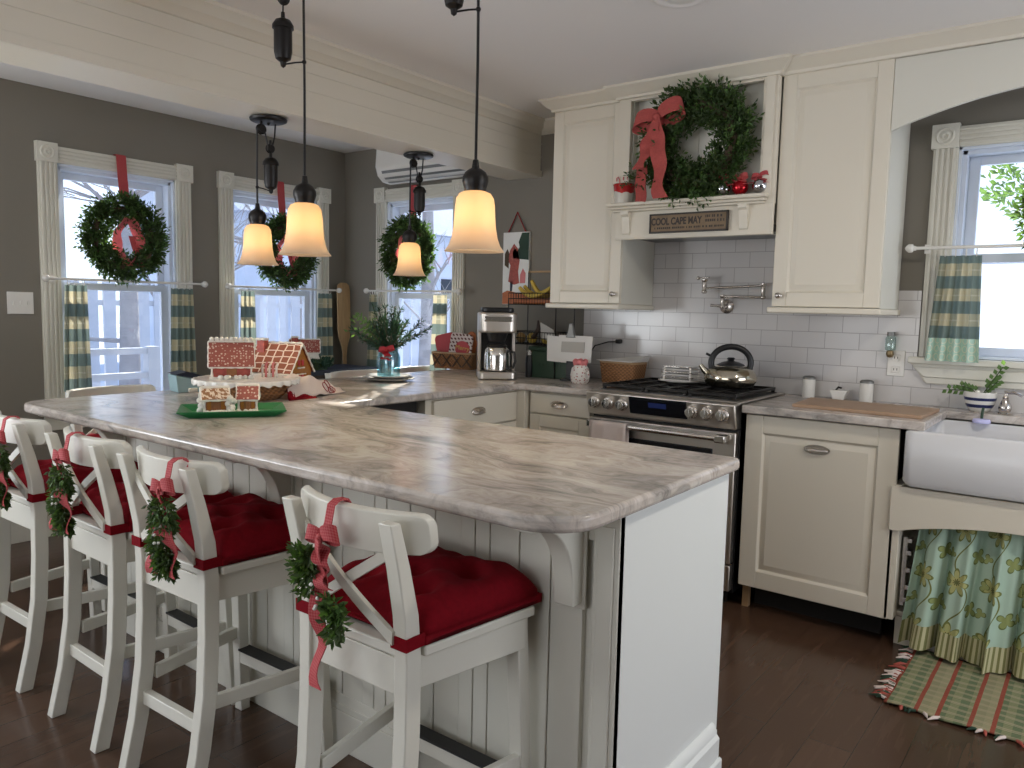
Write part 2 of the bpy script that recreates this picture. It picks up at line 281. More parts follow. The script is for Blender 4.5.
# ------------------------------------------------------------------ mesh helpers
ID = lambda x, y, z: (x, y, z)
class G:
    def __init__(s, f=ID): s.v = []; s.f = []; s.uv = {}; s.tf = f
    def pt(s, p): s.v.append(tuple(s.tf(*p))); return len(s.v)-1
    def box(s, x0, x1, y0, y1, z0, z1, m=None):
        P = [(x, y, z) for z in (z0, z1) for y in (y0, y1) for x in (x0, x1)]
        if m: P = [tuple(m @ Vector(p)) for p in P]
        i = [s.pt(p) for p in P]
        for q in ((0, 1, 3, 2), (4, 6, 7, 5), (0, 4, 5, 1), (2, 3, 7, 6), (0, 2, 6, 4), (1, 5, 7, 3)): s.f.append([i[a] for a in q])
        return s
    def hexa(s, P):     # 8 points: bottom 4 ccw, top 4 ccw
        i = [s.pt(p) for p in P]
        for q in ((3, 2, 1, 0), (4, 5, 6, 7), (0, 1, 5, 4), (1, 2, 6, 5), (2, 3, 7, 6), (3, 0, 4, 7)): s.f.append([i[a] for a in q])
        return s
    def prism(s, poly, fn, a, b):   # fn(p,q,t) -> xyz
        n = len(poly); A = [s.pt(fn(p, q, a)) for p, q in poly]; B = [s.pt(fn(p, q, b)) for p, q in poly]
        s.f.append(A[::-1]); s.f.append(B)
        for k in range(n): s.f.append([A[k], A[(k+1) % n], B[(k+1) % n], B[k]])
        return s
    def tube(s, path, r, n=8, closed=False, flat=1.0):
        path = [Vector(p) for p in path]; m = len(path); rr = r if isinstance(r, (list, tuple)) else [r]*m; rings = []; ref = None
        for k, p in enumerate(path):
            if closed: t = path[(k+1) % m]-path[k-1]
            else: t = path[min(k+1, m-1)]-path[max(k-1, 0)]
            t = t.normalized() if t.length > 1e-9 else Vector((0, 0, 1))
            if ref is None: ref = t.orthogonal().normalized()
            ref = (ref-t*ref.dot(t)); ref = ref.normalized() if ref.length > 1e-6 else t.orthogonal().normalized()
            b = t.cross(ref)
            rings.append([s.pt(p+(ref*math.cos(2*PI*j/n)+b*math.sin(2*PI*j/n)*flat)*rr[k]) for j in range(n)])
        for k in range(m if closed else m-1):
            A = rings[k]; B = rings[(k+1) % m]
            for j in range(n): s.f.append([A[j], A[(j+1) % n], B[(j+1) % n], B[j]])
        if not closed: s.f.append(rings[0][::-1]); s.f.append(rings[-1])
        return s
    def lathe(s, prof, c=(0, 0, 0), n=24, axis='z', sy=1.0):
        rings = []
        for r, z in prof:
            ring = []
            for j in range(n):
                a = 2*PI*j/n; p = (r*math.cos(a), r*math.sin(a)*sy, z)
                if axis == 'y': p = (p[0], p[2], p[1])
                if axis == 'x': p = (p[2], p[0], p[1])
                ring.append(s.pt((c[0]+p[0], c[1]+p[1], c[2]+p[2])))
            rings.append(ring)
        for A, B in zip(rings, rings[1:]):
            for j in range(n): s.f.append([A[j], A[(j+1) % n], B[(j+1) % n], B[j]])
        if prof[0][0] > 1e-5: s.f.append(rings[0][::-1])
        if prof[-1][0] > 1e-5: s.f.append(rings[-1])
        return s
    def ball(s, c, r, n=12, sz=1.0, sx=1.0):
        return s.lathe([(max(1e-4, r*math.sin(PI*k/n))*sx, -r*math.cos(PI*k/n)*sz) for k in range(n+1)], c, n+4)
    def grid(s, fn, nu, nv, uvf=None, thick=None):
        I = [[s.pt(fn(a/nu, b/nv)) for a in range(nu+1)] for b in range(nv+1)]
        for b in range(nv):
            for a in range(nu):
                s.f.append([I[b][a], I[b][a+1], I[b+1][a+1], I[b+1][a]])
                if uvf: s.uv[len(s.f)-1] = [uvf(x/nu, y/nv) for x, y in ((a, b), (a+1, b), (a+1, b+1), (a, b+1))]
        return s
    def ribbon(s, path, wd, width, thick=.0012):   # band along path, wd = width direction (vector or list)
        path = [Vector(p) for p in path]; L = 0; n = len(path); rows = []
        for k, p in enumerate(path):
            if k: L += (p-path[k-1]).length
            w_ = Vector(wd[k] if isinstance(wd, list) else wd).normalized(); t = (path[min(k+1, n-1)]-path[max(k-1, 0)]).normalized(); nn = t.cross(w_).normalized()*thick
            ww = width[k] if isinstance(width, (list, tuple)) else width
            rows.append(([s.pt(p-w_*ww/2+nn), s.pt(p+w_*ww/2+nn), s.pt(p+w_*ww/2-nn), s.pt(p-w_*ww/2-nn)], L, ww))
        for (A, la, wa), (B, lb, wb) in zip(rows, rows[1:]):
            for j in range(4):
                s.f.append([A[j], A[(j+1) % 4], B[(j+1) % 4], B[j]]); x0, x1 = (0, wa) if j == 0 else ((wa, 0) if j == 2 else (0, .001))
                s.uv[len(s.f)-1] = [(x0, la), (x1, la), (x1, lb), (x0, lb)]
        s.f.append(rows[0][0][::-1]); s.f.append(rows[-1][0]); return s
    def leaf(s, p, d, size, wide=.45, nrm=None):
        d = Vector(d).normalized(); q = d.cross(nrm if nrm is not None else Vector((random.uniform(-1, 1), random.uniform(-1, 1), random.uniform(-1, 1))))
        if q.length < 1e-3: q = d.orthogonal()
        q.normalize(); h = d.cross(q)*size*.12; p = Vector(p)
        a = s.pt(p); b = s.pt(p+d*size*.5+q*size*wide*.5+h); c = s.pt(p+d*size); e = s.pt(p+d*size*.5-q*size*wide*.5+h)
        s.f.append([a, b, c]); s.f.append([a, c, e]); return s
WORLD = {}
def wloc(o): return WORLD.get(o.name, (Vector((0, 0, 0)), None)) if o else (Vector((0, 0, 0)), None)
def O(name, g, m, parent=None, bevel=0, smooth=None, label=None, seg=2, sub=0, kind=None, keepn=False):
    me = bpy.data.meshes.new(name); P = Vector((0, 0, 0)); q = parent
    while q is not None: P = P+q.location; q = q.parent
    me.from_pydata([tuple(Vector(v)-P) for v in g.v], [], g.f)
    if g.uv:
        uvl = me.uv_layers.new(name='UVMap')
        for pi, c in g.uv.items():
            po = me.polygons[pi]
            for k, li in enumerate(po.loop_indices): uvl.data[li].uv = c[k]
    if not keepn:
        import bmesh
        bm = bmesh.new(); bm.from_mesh(me); bmesh.ops.recalc_face_normals(bm, faces=bm.faces); bm.to_mesh(me); bm.free()
    me.materials.append(MAT[m]); o = bpy.data.objects.new(name, me); C.objects.link(o); o.parent = parent
    if smooth is not None:
        me.polygons.foreach_set('use_smooth', [True]*len(me.polygons)); me.set_sharp_from_angle(angle=R(smooth))
    if bevel:
        b = o.modifiers.new('b', 'BEVEL'); b.width = bevel; b.segments = seg; b.limit_method = 'ANGLE'; b.angle_limit = R(40); b.harden_normals = False
        me.polygons.foreach_set('use_smooth', [True]*len(me.polygons)); me.set_sharp_from_angle(angle=R(35))
    if sub:
        b = o.modifiers.new('s', 'SUBSURF'); b.levels = sub; b.render_levels = sub
    if label: o['label'] = label
    if kind: o['kind'] = kind
    return o
def T(name, label, cat, loc=(0, 0, 0), group=None):
    o = bpy.data.objects.new(name, None); C.objects.link(o); o.location = loc; o.empty_display_size = .05
    o['label'] = label; o['category'] = cat
    if group: o['group'] = group
    return o
def tag(o, label, cat, group=None):
    o['label'] = label; o['category'] = cat
    if group: o['group'] = group
    return o
def S(name, g=None, m=None, parent=None, loc=(0, 0, 0), **k):
    if g is None:
        o = bpy.data.objects.new(name, None); C.objects.link(o); o.location = loc
    else: o = O(name, g, m, parent, **k)
    if parent is None: o['kind'] = 'structure'
    return o
def dup(root, loc=None, rot=None, label=None):
    r = root.copy(); C.objects.link(r)
    if loc is not None: r.location = loc
    if rot is not None: r.rotation_euler = rot
    if label: r['label'] = label
    for ch in list(root.children):
        c = ch.copy(); C.objects.link(c); c.parent = r
        for gch in list(ch.children):
            d = gch.copy(); C.objects.link(d); d.parent = c
    return r
def turn(o, loc, rz): o.location = loc; o.rotation_euler = (0, 0, rz)
def text(s, size, m, parent, org, xd, ud, name='lettering', depth=.0006, sxy=1.0, align='CENTER', bold=0.0):
    cu = bpy.data.curves.new('t', 'FONT'); cu.body = s; cu.size = size; cu.extrude = depth; cu.offset = bold; cu.align_x = align; cu.align_y = 'CENTER'
    o = bpy.data.objects.new('t', cu); C.objects.link(o); bpy.context.view_layer.update()
    me = bpy.data.meshes.new_from_object(o.evaluated_get(bpy.context.evaluated_depsgraph_get())); bpy.data.objects.remove(o)
    xd = Vector(xd).normalized(); ud = Vector(ud).normalized(); nd = xd.cross(ud); P = Vector((0, 0, 0)); q = parent
    while q is not None: P = P+q.location; q = q.parent
    for v in me.vertices: v.co = Vector(org)+xd*v.co.x*sxy+ud*v.co.y+nd*v.co.z-P
    me.materials.clear(); me.materials.append(MAT[m]); r = bpy.data.objects.new(name, me); C.objects.link(r); r.parent = parent; return r
def rect(x0, x1, y0, y1, r, n=6, which=(1, 1, 1, 1)):   # rounded rectangle, corners: ll, lr, ur, ul
    out = []
    for (cx, cy, a0), k in zip(((x0, y0, PI), (x1, y0, 1.5*PI), (x1, y1, 0), (x0, y1, .5*PI)), range(4)):
        rr = which[k]*r
        if rr <= 0: out.append((cx, cy)); continue
        ox = cx+(rr if cx == x0 else -rr); oy = cy+(rr if cy == y0 else -rr)
        for j in range(n+1): a = a0+.5*PI*j/n; out.append((ox+rr*math.cos(a), oy+rr*math.sin(a)))
    return out

# ------------------------------------------------------------------ the room
NY, WX, CZ = 3.87, -4.54, 2.40
fW = lambda a, d, z: (WX+d, a, z)
fN = lambda a, d, z: (a, NY-d, z)
fS = lambda a, d, z: (a, -2.7+d, z)
fE = lambda a, d, z: (2.1-d, a, z)
S('floor', G().box(-4.7, 2.26, -2.86, 4.03, -.05, 0), 'floor')
S('ceiling', G().box(-4.7, 2.26, -2.86, 4.03, CZ, CZ+.05), 'ceiling_paint')
def wall(name, f, a0, a1, holes):
    g = G(f); a = a0
    for (h0, h1, z0, z1) in holes:
        g.box(a, h0, -.16, 0, 0, CZ); g.box(h0, h1, -.16, 0, 0, z0); g.box(h0, h1, -.16, 0, z1, CZ); a = h1
    g.box(a, a1, -.16, 0, 0, CZ)
    S(name, g, 'wall_paint')
wall('wall_west', fW, -2.7, 3.87, [(-1.6, .2, .3, 2.1), (1.885, 2.55, .70, 2.02), (2.935, 3.61, .70, 2.02)])
wall('wall_north', fN, -4.7, 2.26, [(-4.09, -3.46, .80, 2.02), (-.576, .22, 1.13, 2.03)])
wall('wall_south', fS, -4.7, 2.26, [(-2.9, .1, .6, 2.15)])
wall('wall_east', fE, -2.7, 3.87, [(1.5, 3.5, .6, 2.15)])
def window(n, f, a0, a1, z0, z1, meet, cw=.105, rosette=True, apron=False):
    root = S('window_%d' % n)
    g = G(f)
    for (x0, x1) in ((a0-cw+.008, a0), (a1, a1+cw-.008)):
        g.box(x0, x1, 0, .020, z0, z1)
        for k in range(4): q = x0+.010+k*(x1-x0-.02-.012)/3; g.box(q, q+.012, .018, .028, z0, z1)
    g.box(a0, a1, 0, .020, z1, z1+.085)
    for k in range(4): q = z1+.008+k*.019; g.box(a0, a1, .018, .028, q, q+.011)
    O('casing', g, 'trimwhite', root, bevel=.002)
    g = G(f)
    for x0 in (a0-cw, a1):
        g.box(x0, x0+cw, 0, .034, z1-.004, z1+.098)
        cx, cz = x0+cw/2, z1+.047
        for rr, rt in ((.032, .006), (.012, .007)):
            g.tube([(cx+rr*math.cos(2*PI*k/20), .034, cz+rr*math.sin(2*PI*k/20)) for k in range(20)], rt, 6, True)
    O('corner_block', g, 'trimwhite', root, bevel=.0015)
    g = G(f)
    g.box(a0, a0+.012, -.15, .003, z0, z1); g.box(a1-.012, a1, -.15, .003, z0, z1); g.box(a0, a1, -.15, .003, z1-.012, z1); g.box(a0, a1, -.15, .003, z0, z0+.012)
    g.box(a0+.012, a0+.03, -.13, -.02, z0, z1); g.box(a1-.03, a1-.012, -.13, -.02, z0, z1); g.box(a0, a1, -.13, -.02, z1-.03, z1-.012)
    O('jamb', g, 'vinyl', root, bevel=.001)
    for nm, zz0, zz1, d0 in (('upper_sash', meet-.02, z1-.03, -.10), ('lower_sash', z0+.012, meet+.02, -.06)):
        g = G(f); b0, b1, fwid = a0+.03, a1-.03, .042
        g.box(b0, b0+fwid, d0-.015, d0+.015, zz0, zz1); g.box(b1-fwid, b1, d0-.015, d0+.015, zz0, zz1)
        g.box(b0+fwid, b1-fwid, d0-.015, d0+.015, zz0, zz0+fwid*.9); g.box(b0+fwid, b1-fwid, d0-.015, d0+.015, zz1-fwid*.9, zz1)
        sh = O(nm, g, 'vinyl', root, bevel=.002)
        O('pane', G(f).box(b0+fwid-.002, b1-fwid+.002, d0-.003, d0+.003, zz0+.03, zz1-.03), 'glass', sh)
    g = G(f); g.box(a0-cw-.03, a1+cw+.03, 0, .06, z0-.03, z0); g.box(a0-cw, a1+cw, 0, .022, z0-.115, z0-.03)
    if apron:
        g = G(f); g.box(a0-cw-.028, a1+cw+.028, 0, .055, z0-.03, z0-.002)
        g.prism([(a0-cw-.02, z0-.03), (a1+cw+.02, z0-.03), (a1+cw-.04, z0-.118), (a0-cw+.045, z0-.118)], lambda p, q, t: (p, t, q), 0, .026)
        g.prism([(a0-cw-.01, z0-.045), (a1+cw+.01, z0-.045), (a1+cw-.03, z0-.09), (a0-cw+.035, z0-.09)], lambda p, q, t: (p, t, q), .026, .034)
    O('window_sill', g, 'trimwhite', root, bevel=.004)
    return root
window(1, fW, 1.885, 2.55, .70, 2.02, 1.37)
window(2, fW, 2.935, 3.61, .70, 2.02, 1.37)
window(3, fN, -4.09, -3.46, .80, 2.02, 1.37)
window(4, fN, -.576, .22, 1.13, 2.03, 1.56, apron=True)
# beam between kitchen and dining side, with crown and a bottom strip
g = G().box(-3.02, -2.78, -2.7, NY, 2.086, CZ)
for z_ in (2.20, 2.275): g.box(-2.781, -2.7765, -2.7, NY, z_, z_+.004)
S('trim_1', g, 'cream')
g = G().prism([(-2.78, CZ), (-2.70, CZ), (-2.70, CZ-.014), (-2.712, CZ-.02), (-2.73, CZ-.045), (-2.755, CZ-.056), (-2.768, CZ-.07), (-2.78, CZ-.072)], lambda p, q, t: (p, t, q), -2.7, NY)
g.prism([(-2.78, 2.124), (-2.768, 2.120), (-2.768, 2.086), (-2.78, 2.084)], lambda p, q, t: (p, t, q), -2.7, NY)
S('trim_2', g, 'cream', smooth=30)
g = G().prism([(NY, CZ), (NY-.08, CZ), (NY-.08, CZ-.014), (NY-.05, CZ-.045), (NY-.012, CZ-.07), (NY, CZ-.072)], lambda p, q, t: (t, p, q), -2.78, -2.43)
S('trim_3', g, 'cream', smooth=30)
# backsplash
g = G(fN)
g.box(-2.437, -2.41, 0, .008, .88, 1.335); g.box(-2.41, -1.995, 0, .008, .88, 1.335); g.box(-1.995, -1.24, 0, .008, .88, 1.72); g.box(-2.0, -1.995, 0, .008, 1.3, 1.72); g.box(-1.24, -.68, 0, .008, .88, 1.42)
g.box(-.68, .40, 0, .008, .88, 1.10); g.box(.40, 2.1, 0, .008, .88, 1.42)
S('wall_backsplash', g, 'tile')
g = G(); g.box(WX, WX+.014, -2.7, NY, 0, .13); S('baseboard_west', g, 'trimwhite', bevel=.003)
g = G(); g.box(WX, -3.2, NY-.014, NY, 0, .13); S('baseboard_north', g, 'trimwhite', bevel=.003)

# ------------------------------------------------------------------ cabinets
CT = .912
def pull_cup(parent, f, a, z, w_=.042, m='nickel'):     # oval cup pull with backplate; f(a,d,z)
    g = G(f)
    g.prism([(a+w_*1.25*math.cos(2*PI*k/24), z+.021*math.sin(2*PI*k/24)) for k in range(24)], lambda p, q, t: (p, t, q), 0, .004)
    n = 10
    for i in range(n):
        for j in range(5):
            pass
    g.grid(lambda u, v: (a+w_*math.cos(PI*(1-u)), .003+.022*math.sin(PI*u)**.6*math.sin(v*PI/2), z+.013*(1-1.0*math.sin(v*PI/2))*1.0+.012*math.cos(v*PI/2)*math.sin(PI*u)-.008), 14, 6)
    g.tube([(a+w_*math.cos(PI*k/12), .003+.022*math.sin(PI*k/12)**.6, z-.009) for k in range(13)], .0022, 6)
    return O('handle', g, m, parent, smooth=50)
def knob(parent, f, a, z, m='nickel', r=.014):
    P = f(a, 0, z); Q = f(a, 1, z); ax = 'y' if abs(Q[1]-P[1]) > .5 else 'x'; sg = (Q[1]-P[1]) if ax == 'y' else (Q[0]-P[0])
    g = G().lathe([(.010, 0), (.006, .004*sg), (.005, .012*sg), (r*.8, .015*sg), (r, .021*sg), (r*.8, .027*sg), (r*.3, .030*sg), (.0002, .0305*sg)], P, 16, ax)
    return O('knob', g, m, parent, smooth=50)
def panel_door(name, parent, f, a0, a1, z0, z1, m='cream', th=.02, rail=.062, hinge=None, label=None):
    """frame with routed inner edge and a raised centre panel"""
    g = G(f)
    g.box(a0, a0+rail, 0, th, z0, z1); g.box(a1-rail, a1, 0, th, z0, z1); g.box(a0+rail, a1-rail, 0, th, z0, z0+rail); g.box(a0+rail, a1-rail, 0, th, z1-rail, z1)
    def ring(x0, x1, y0, y1, d0, e, d1):
        A = [(x0, y0), (x1, y0), (x1, y1), (x0, y1)]; B = [(x0+e, y0+e), (x1-e, y0+e), (x1-e, y1-e), (x0+e, y1-e)]
        ia = [g.pt((p[0], d0, p[1])) for p in A]; ib = [g.pt((p[0], d1, p[1])) for p in B]
        for k in range(4): g.f.append([ia[k], ia[(k+1) % 4], ib[(k+1) % 4], ib[k]])
    x0, x1, y0, y1 = a0+rail, a1-rail, z0+rail, z1-rail
    ring(x0, x1, y0, y1, th-.001, .008, th-.010); ring(x0+.008, x1-.008, y0+.008, y1-.008, th-.010, .004, th-.010); ring(x0+.012, x1-.012, y0+.012, y1-.012, th-.010, .022, th-.002)
    q = .034; i = [g.pt(p) for p in ((x0+q, th-.002, y0+q), (x1-q, th-.002, y0+q), (x1-q, th-.002, y1-q), (x0+q, th-.002, y1-q))]; g.f.append(i)
    return O(name, g, m, parent, bevel=.0025, label=label, keepn=False)
fF = lambda y: (lambda a, d, z: (a, y-d, z))      # a face that looks toward the camera side (-y)
def crown(parent, x0, x1, yf, ret_l, ret_r, name='crown', yb=NY):
    prof = [(0, CZ), (.062, CZ), (.062, CZ-.012), (.052, CZ-.018), (.034, CZ-.036), (.014, CZ-.050), (.012, CZ-.062), (0, CZ-.064)]
    g = G().prism(prof, lambda p, q, t: (t[0] if t[1] == 0 else t[0], yf-p, q), (x0, 0), (x1, 1)) if False else G()
    n = len(prof)
    def ln(pts):
        rows = [[g.pt(fn(p, q)) for p, q in prof] for fn in pts]
        for A, B in zip(rows, rows[1:]):
            for k in range(n-1): g.f.append([A[k], A[k+1], B[k+1], B[k]])
    path = []
    if ret_l: path.append(lambda p, q: (x0-p, yb, q))
    path.append((lambda p, q: (x0-p, yf-p, q)) if ret_l else (lambda p, q: (x0, yf-p, q)))
    path.append((lambda p, q: (x1+p, yf-p, q)) if ret_r else (lambda p, q: (x1, yf-p, q)))
    if ret_r: path.append(lambda p, q: (x1+p, yb, q))
    ln(path); g.box(x0, x1, yf, yf+.02, CZ-.066, CZ)
    return O(name, g, 'cream', parent, smooth=30)
def upper(x0, x1, knobside, label, door0=None, door1=None, retl=False):
    t = T('upper_cabinet', label, 'cabinet', (x0, NY, 1.335), 'upper wall cabinets either side of the range hood')
    g = G().box(x0, x1, 3.52, NY-.009, 1.335, 2.345); g.box(x0, x1, 3.50, NY-.009, 2.345, CZ-.001); O('body', g, 'trimwhite', t, bevel=.001)
    g = G().box(x0-.012, x1+.012, 3.475, NY-.009, 1.308, 1.334); O('light_rail', g, 'cream', t, bevel=.006)
    d = panel_door('door', t, fF(3.52), x0+.002, x1-.002, 1.337, 2.335)
    kx = x1-.035 if knobside == 'r' else x0+.035
    knob(d, fF(3.50), kx, 1.385)
    crown(t, x0, x1, 3.50, retl, False)
    return t
upper(-2.432, -2.0, 'r', 'tall cream wall cabinet left of the range hood, its knob at lower right', retl=True)
upper(-1.222, -.772, 'l', 'tall cream wall cabinet right of the range hood, its knob at lower left')
# hood with mantel shelf
t = T('range_hood', 'cream built-in range hood with a mantel shelf and wreath alcove above the range', 'range hood', (-1.62, NY, 1.66))
g = G(); g.box(-2.02, -1.955, 3.47, 3.50, 1.79, 2.345); g.box(-1.295, -1.226, 3.47, 3.50, 1.79, 2.345); g.box(-1.955, -1.295, 3.47, 3.50, 2.325, 2.345)
g.box(-1.282, -1.24, 3.462, 3.47, 1.82, 2.34); g.box(-2.02, -1.226, 3.47, 3.498, 2.345, CZ-.001); O('face_frame', g, 'cream', t, bevel=.002)
g = G(); g.box(-1.997, -1.226, 3.54, 3.56, 1.66, 2.34); g.box(-1.955, -1.95, 3.50, 3.54, 1.83, 2.34); g.box(-1.30, -1.295, 3.50, 3.54, 1.83, 2.34); g.box(-1.626, -1.622, 3.536, 3.541, 1.83, 2.33)
O('alcove_panel', g, 'trimwhite', t)
g = G(); g.box(-2.055, -1.245, 3.425, 3.498, 1.815, 1.832); g.box(-1.955, -1.295, 3.498, 3.54, 1.815, 1.832); g.box(-2.045, -1.255, 3.44, 3.498, 1.802, 1.815); g.box(-2.035, -1.265, 3.452, 3.498, 1.79, 1.802); O('mantel_shelf', g, 'cream', t, bevel=.004)
g = G(); g.box(-2.02, -1.226, 3.47, 3.49, 1.66, 1.79); g.box(-2.02, -1.226, 3.466, 3.49, 1.655, 1.663); O('valance_board', g, 'cream', t, bevel=.002)
for xx in (-1.975, -1.375):
    g = G().prism([(3.47, 1.79), (3.435, 1.79), (3.437, 1.775), (3.45, 1.765), (3.452, 1.74), (3.46, 1.715), (3.463, 1.685), (3.47, 1.68)], lambda p, q, tt: (tt, p, q), xx, xx+.04); O('corbel', g, 'cream', t, smooth=40)
g = G(); g.box(-1.997, -1.226, 3.502, NY-.009, 1.672, 1.70); g.box(-2.02, -2.0, 3.49, 3.51, 1.34, 1.66) if False else None; O('vent_underside', g, 'gray_clip', t)
crown(t, -2.02, -1.226, 3.468, True, True, yb=3.50)
# arched valance above the sink window
ax0, ax1 = -.772, .412
arch = [(ax0, CZ-.001), (ax0, 2.052)]+[(ax0+(ax1-ax0)*k/24, 2.052+.118*math.sin(PI*k/24)**.9) for k in range(1, 24)]+[(ax1, 2.052), (ax1, CZ-.001)]
t = T('window_valance', 'cream arched wooden valance board spanning above the sink window', 'valance', (ax0, 3.48, CZ))
O('arched_board', G().prism(arch, lambda p, q, tt: (p, tt, q), 3.50, 3.518), 'trimwhite', t)
crown(t, ax0, ax1, 3.50, False, False)

# base cabinets
def basecab(name, label, x0, x1, y0, y1, f, a0, a1, doors, group='cream base cabinets under the counters', plinth=True):
    t = T(name, label, 'cabinet', ((x0+x1)/2, (y0+y1)/2, 0), group)
    g = G().box(x0, x1, y0, y1, .11, CT-.036); O('body', g, 'cream', t, bevel=.001)
    if plinth: O('toe_kick', G().box(x0+.03, x1-.03, y0+.05, y1-.03, 0, .11), 'kick_dark', t)
    for kind, za, zb in doors:
        if kind == 'drawer':
            g = G(f).box(a0, a1, 0, .02, za, zb); d = O('drawer', g, 'cream', t, bevel=.003); pull_cup(d, lambda a, dd, z: f(a, dd+.02, z), (a0+a1)/2, (za+zb)/2)
        else: panel_door(kind, t, f, a0, a1, za, zb)
    return t
fLeg = lambda a, d, z: (-2.47+d, a, z)
t = basecab('base_cabinet', 'cream drawer cabinet facing the range, under the coffee maker end of the counter', -3.0, -2.47, 2.58, 3.30, fLeg, 2.62, 3.25, [('drawer', .72, .868), ('door', .115, .712)])
t = basecab('base_cabinet', 'narrow cream drawer cabinet immediately left of the range', -2.40, -2.012, 3.30, NY-.01, fF(3.30), -2.385, -2.018, [('drawer', .765, .868), ('door', .115, .757)])
# corner filler posts
g = G().box(-2.47, -2.402, 3.252, 3.32, .0, CT-.036); g.box(-3.0, -2.403, 3.322, NY-.01, 0, CT-.036)
tag(O('corner_filler', g, 'cream', bevel=.001), 'cream filler post in the inside corner between the two drawer cabinets', 'cabinet')
# open dark appliance bay next to the peninsula
t = T('undercounter_appliance', 'black undercounter appliance built up to darken the gap beside the peninsula', 'appliance', (-2.72, 2.32, 0))
O('body', G().box(-3.0, -2.50, 2.07, 2.56, .05, .872), 'black', t, bevel=.006); O('front_panel', G().box(-2.50, -2.485, 2.09, 2.55, .10, .79), 'black_glass', t, bevel=.003)  # black body raised to the slab to stand for the gap's shade
for y_ in (2.09, 2.50):
    for x_ in (-2.98, -2.55): O('foot', G().box(x_, x_+.03, y_, y_+.03, 0, .05), 'rubber', t)
# dishwasher panel
t = T('dishwasher', 'cream panel-fronted dishwasher with a dark oval pull, right of the range', 'dishwasher', (-.92, 3.5, 0))
O('body', G().box(-1.222, -.652, 3.31, NY-.01, .10, CT-.037), 'black', t)
pd = panel_door('front_panel', t, fF(3.30), -1.226, -.618, .112, .870, rail=.075)
g = G(fF(3.28)); a, z = -.923, .752
g.prism([(a+.052*math.cos(2*PI*k/24), z+.020*math.sin(2*PI*k/24)) for k in range(24)], lambda p, q, tt: (p, tt, q), 0, .004)
g.grid(lambda u, v: (a+.046*math.cos(PI*(1-u)), .003+.020*math.sin(PI*u)**.6*math.sin(v*PI/2), z+.012*math.cos(v*PI/2)*(.4+.6*math.sin(PI*u))-.002), 14, 6)
O('handle', g, 'nickel', pd, smooth=50, label='dark oval cup pull')
O('leg', G().box(-1.222, -1.195, 3.33, 3.36, 0, .11), 'wood', t); O('plinth', G().box(-1.19, -.66, 3.40, 3.42, 0, .10), 'kick_dark', t)
# sink base
t = T('sink_cabinet', 'cream sink cabinet with an arched apron under the farmhouse sink', 'cabinet', (-.18, 3.5, 0))
g = G(); g.box(-.632, -.597, 3.28, 3.80, .115, .655); g.box(.235, .27, 3.28, 3.80, .115, .655); g.box(-.597, .235, 3.80, 3.82, .115, .655); g.box(-.597, .235, 3.345, 3.80, .115, .135)
O('body', g, 'cream', t, bevel=.002)
ar = [(-.632, .652), (-.632, .476), (-.597, .476)]+[(-.597+.832*k/24, .476+.062*math.sin(PI*k/24)**.8) for k in range(1, 24)]+[(.235, .476), (.27, .476), (.27, .652)]
O('arched_apron', G().prism(ar, lambda p, q, tt: (p, tt, q), 3.265, 3.28), 'cream', t, bevel=.002)
O('toe_kick', G().box(-.60, .26, 3.345, 3.365, 0, .113), 'cream', t)
g = G(); g.box(-.590, -.572, 3.34, 3.36, .16, .44)
for z_ in (.18, .23, .30, .37, .42): g.box(-.575, -.556, 3.33, 3.37, z_, z_+.018)
O('hinge_rack', g, 'nickel', t, bevel=.002)
# base run to the right of the sink (just outside the picture)
# ------------------------------------------------------------------ counters
def slab(name, poly, label, z0=CT-.034, z1=CT, bev=.011):
    g = G().prism(poly, lambda p, q, tt: (p, q, tt), z0, z1)
    o = O(name, g, 'counter', bevel=bev, seg=3); tag(o, label, 'countertop'); return o
P = rect(-3.27, -.765, 1.178, 2.058, .12, 10, (1, 1, 0, 0))
# L shape: peninsula plus leg to the north wall
poly = P[:11]+P[11:22]+[(-.785, 2.058), (-2.435, 2.058), (-2.425, 3.235), (-2.405, 3.255), (-2.008, 3.255), (-2.008, NY-.009), (-3.27, NY-.009)]
poly[22] = (-.775, 2.045); poly.insert(23, (-.79, 2.058))
slab('countertop', poly, 'long grey-beige streaked stone peninsula counter with rounded corners')
slab('countertop', [(-1.236, 3.245), (-.528, 3.245), (-.528, 3.725), (.16, 3.725), (.16, 3.245), (.60, 3.245), (.60, NY-.009), (-1.236, NY-.009)], 'grey stone counter right of the range, holding the cutting board', bev=.005)
# peninsula base
t = T('peninsula', 'white beadboard-panelled peninsula base carrying the stone counter', 'kitchen island', (-1.9, 1.75, 0))
g = G().box(-2.98, -.812, 1.462, 2.03, .0, CT-.035); O('body', g, 'trimwhite', t)
g = G(); g.box(-.812, -.80, 1.4405, 2.035, .135, CT-.036); g.prism([(1.445, .135), (2.035, .135), (2.035, .135), (2.035, .135)], lambda p, q, tt: (tt, p, q), -.812, -.80) if False else None
O('end_panel', g, 'panelwhite', t, bevel=.002)
g = G()
g.prism([(-.80, .17), (-.792, .165), (-.784, .15), (-.784, .14), (-.776, .13), (-.776, .0), (-.80, .0)], lambda p, q, tt: (p, tt, q), 1.44, 2.00)
g.prism([(-.776, .075), (-.768, .07), (-.768, 0), (-.776, 0)], lambda p, q, tt: (p, tt, q), 1.44, 2.005)
O('base_moulding', g, 'panelwhite', t, bevel=.002)
g = G(); yb = 1.462
g.box(-.865, -.80, yb-.022, yb, 0, CT-.036); g.box(-.853, -.812, yb-.028, yb-.022, .17, .84)
SC = [-1.208-.362*k for k in range(5)]
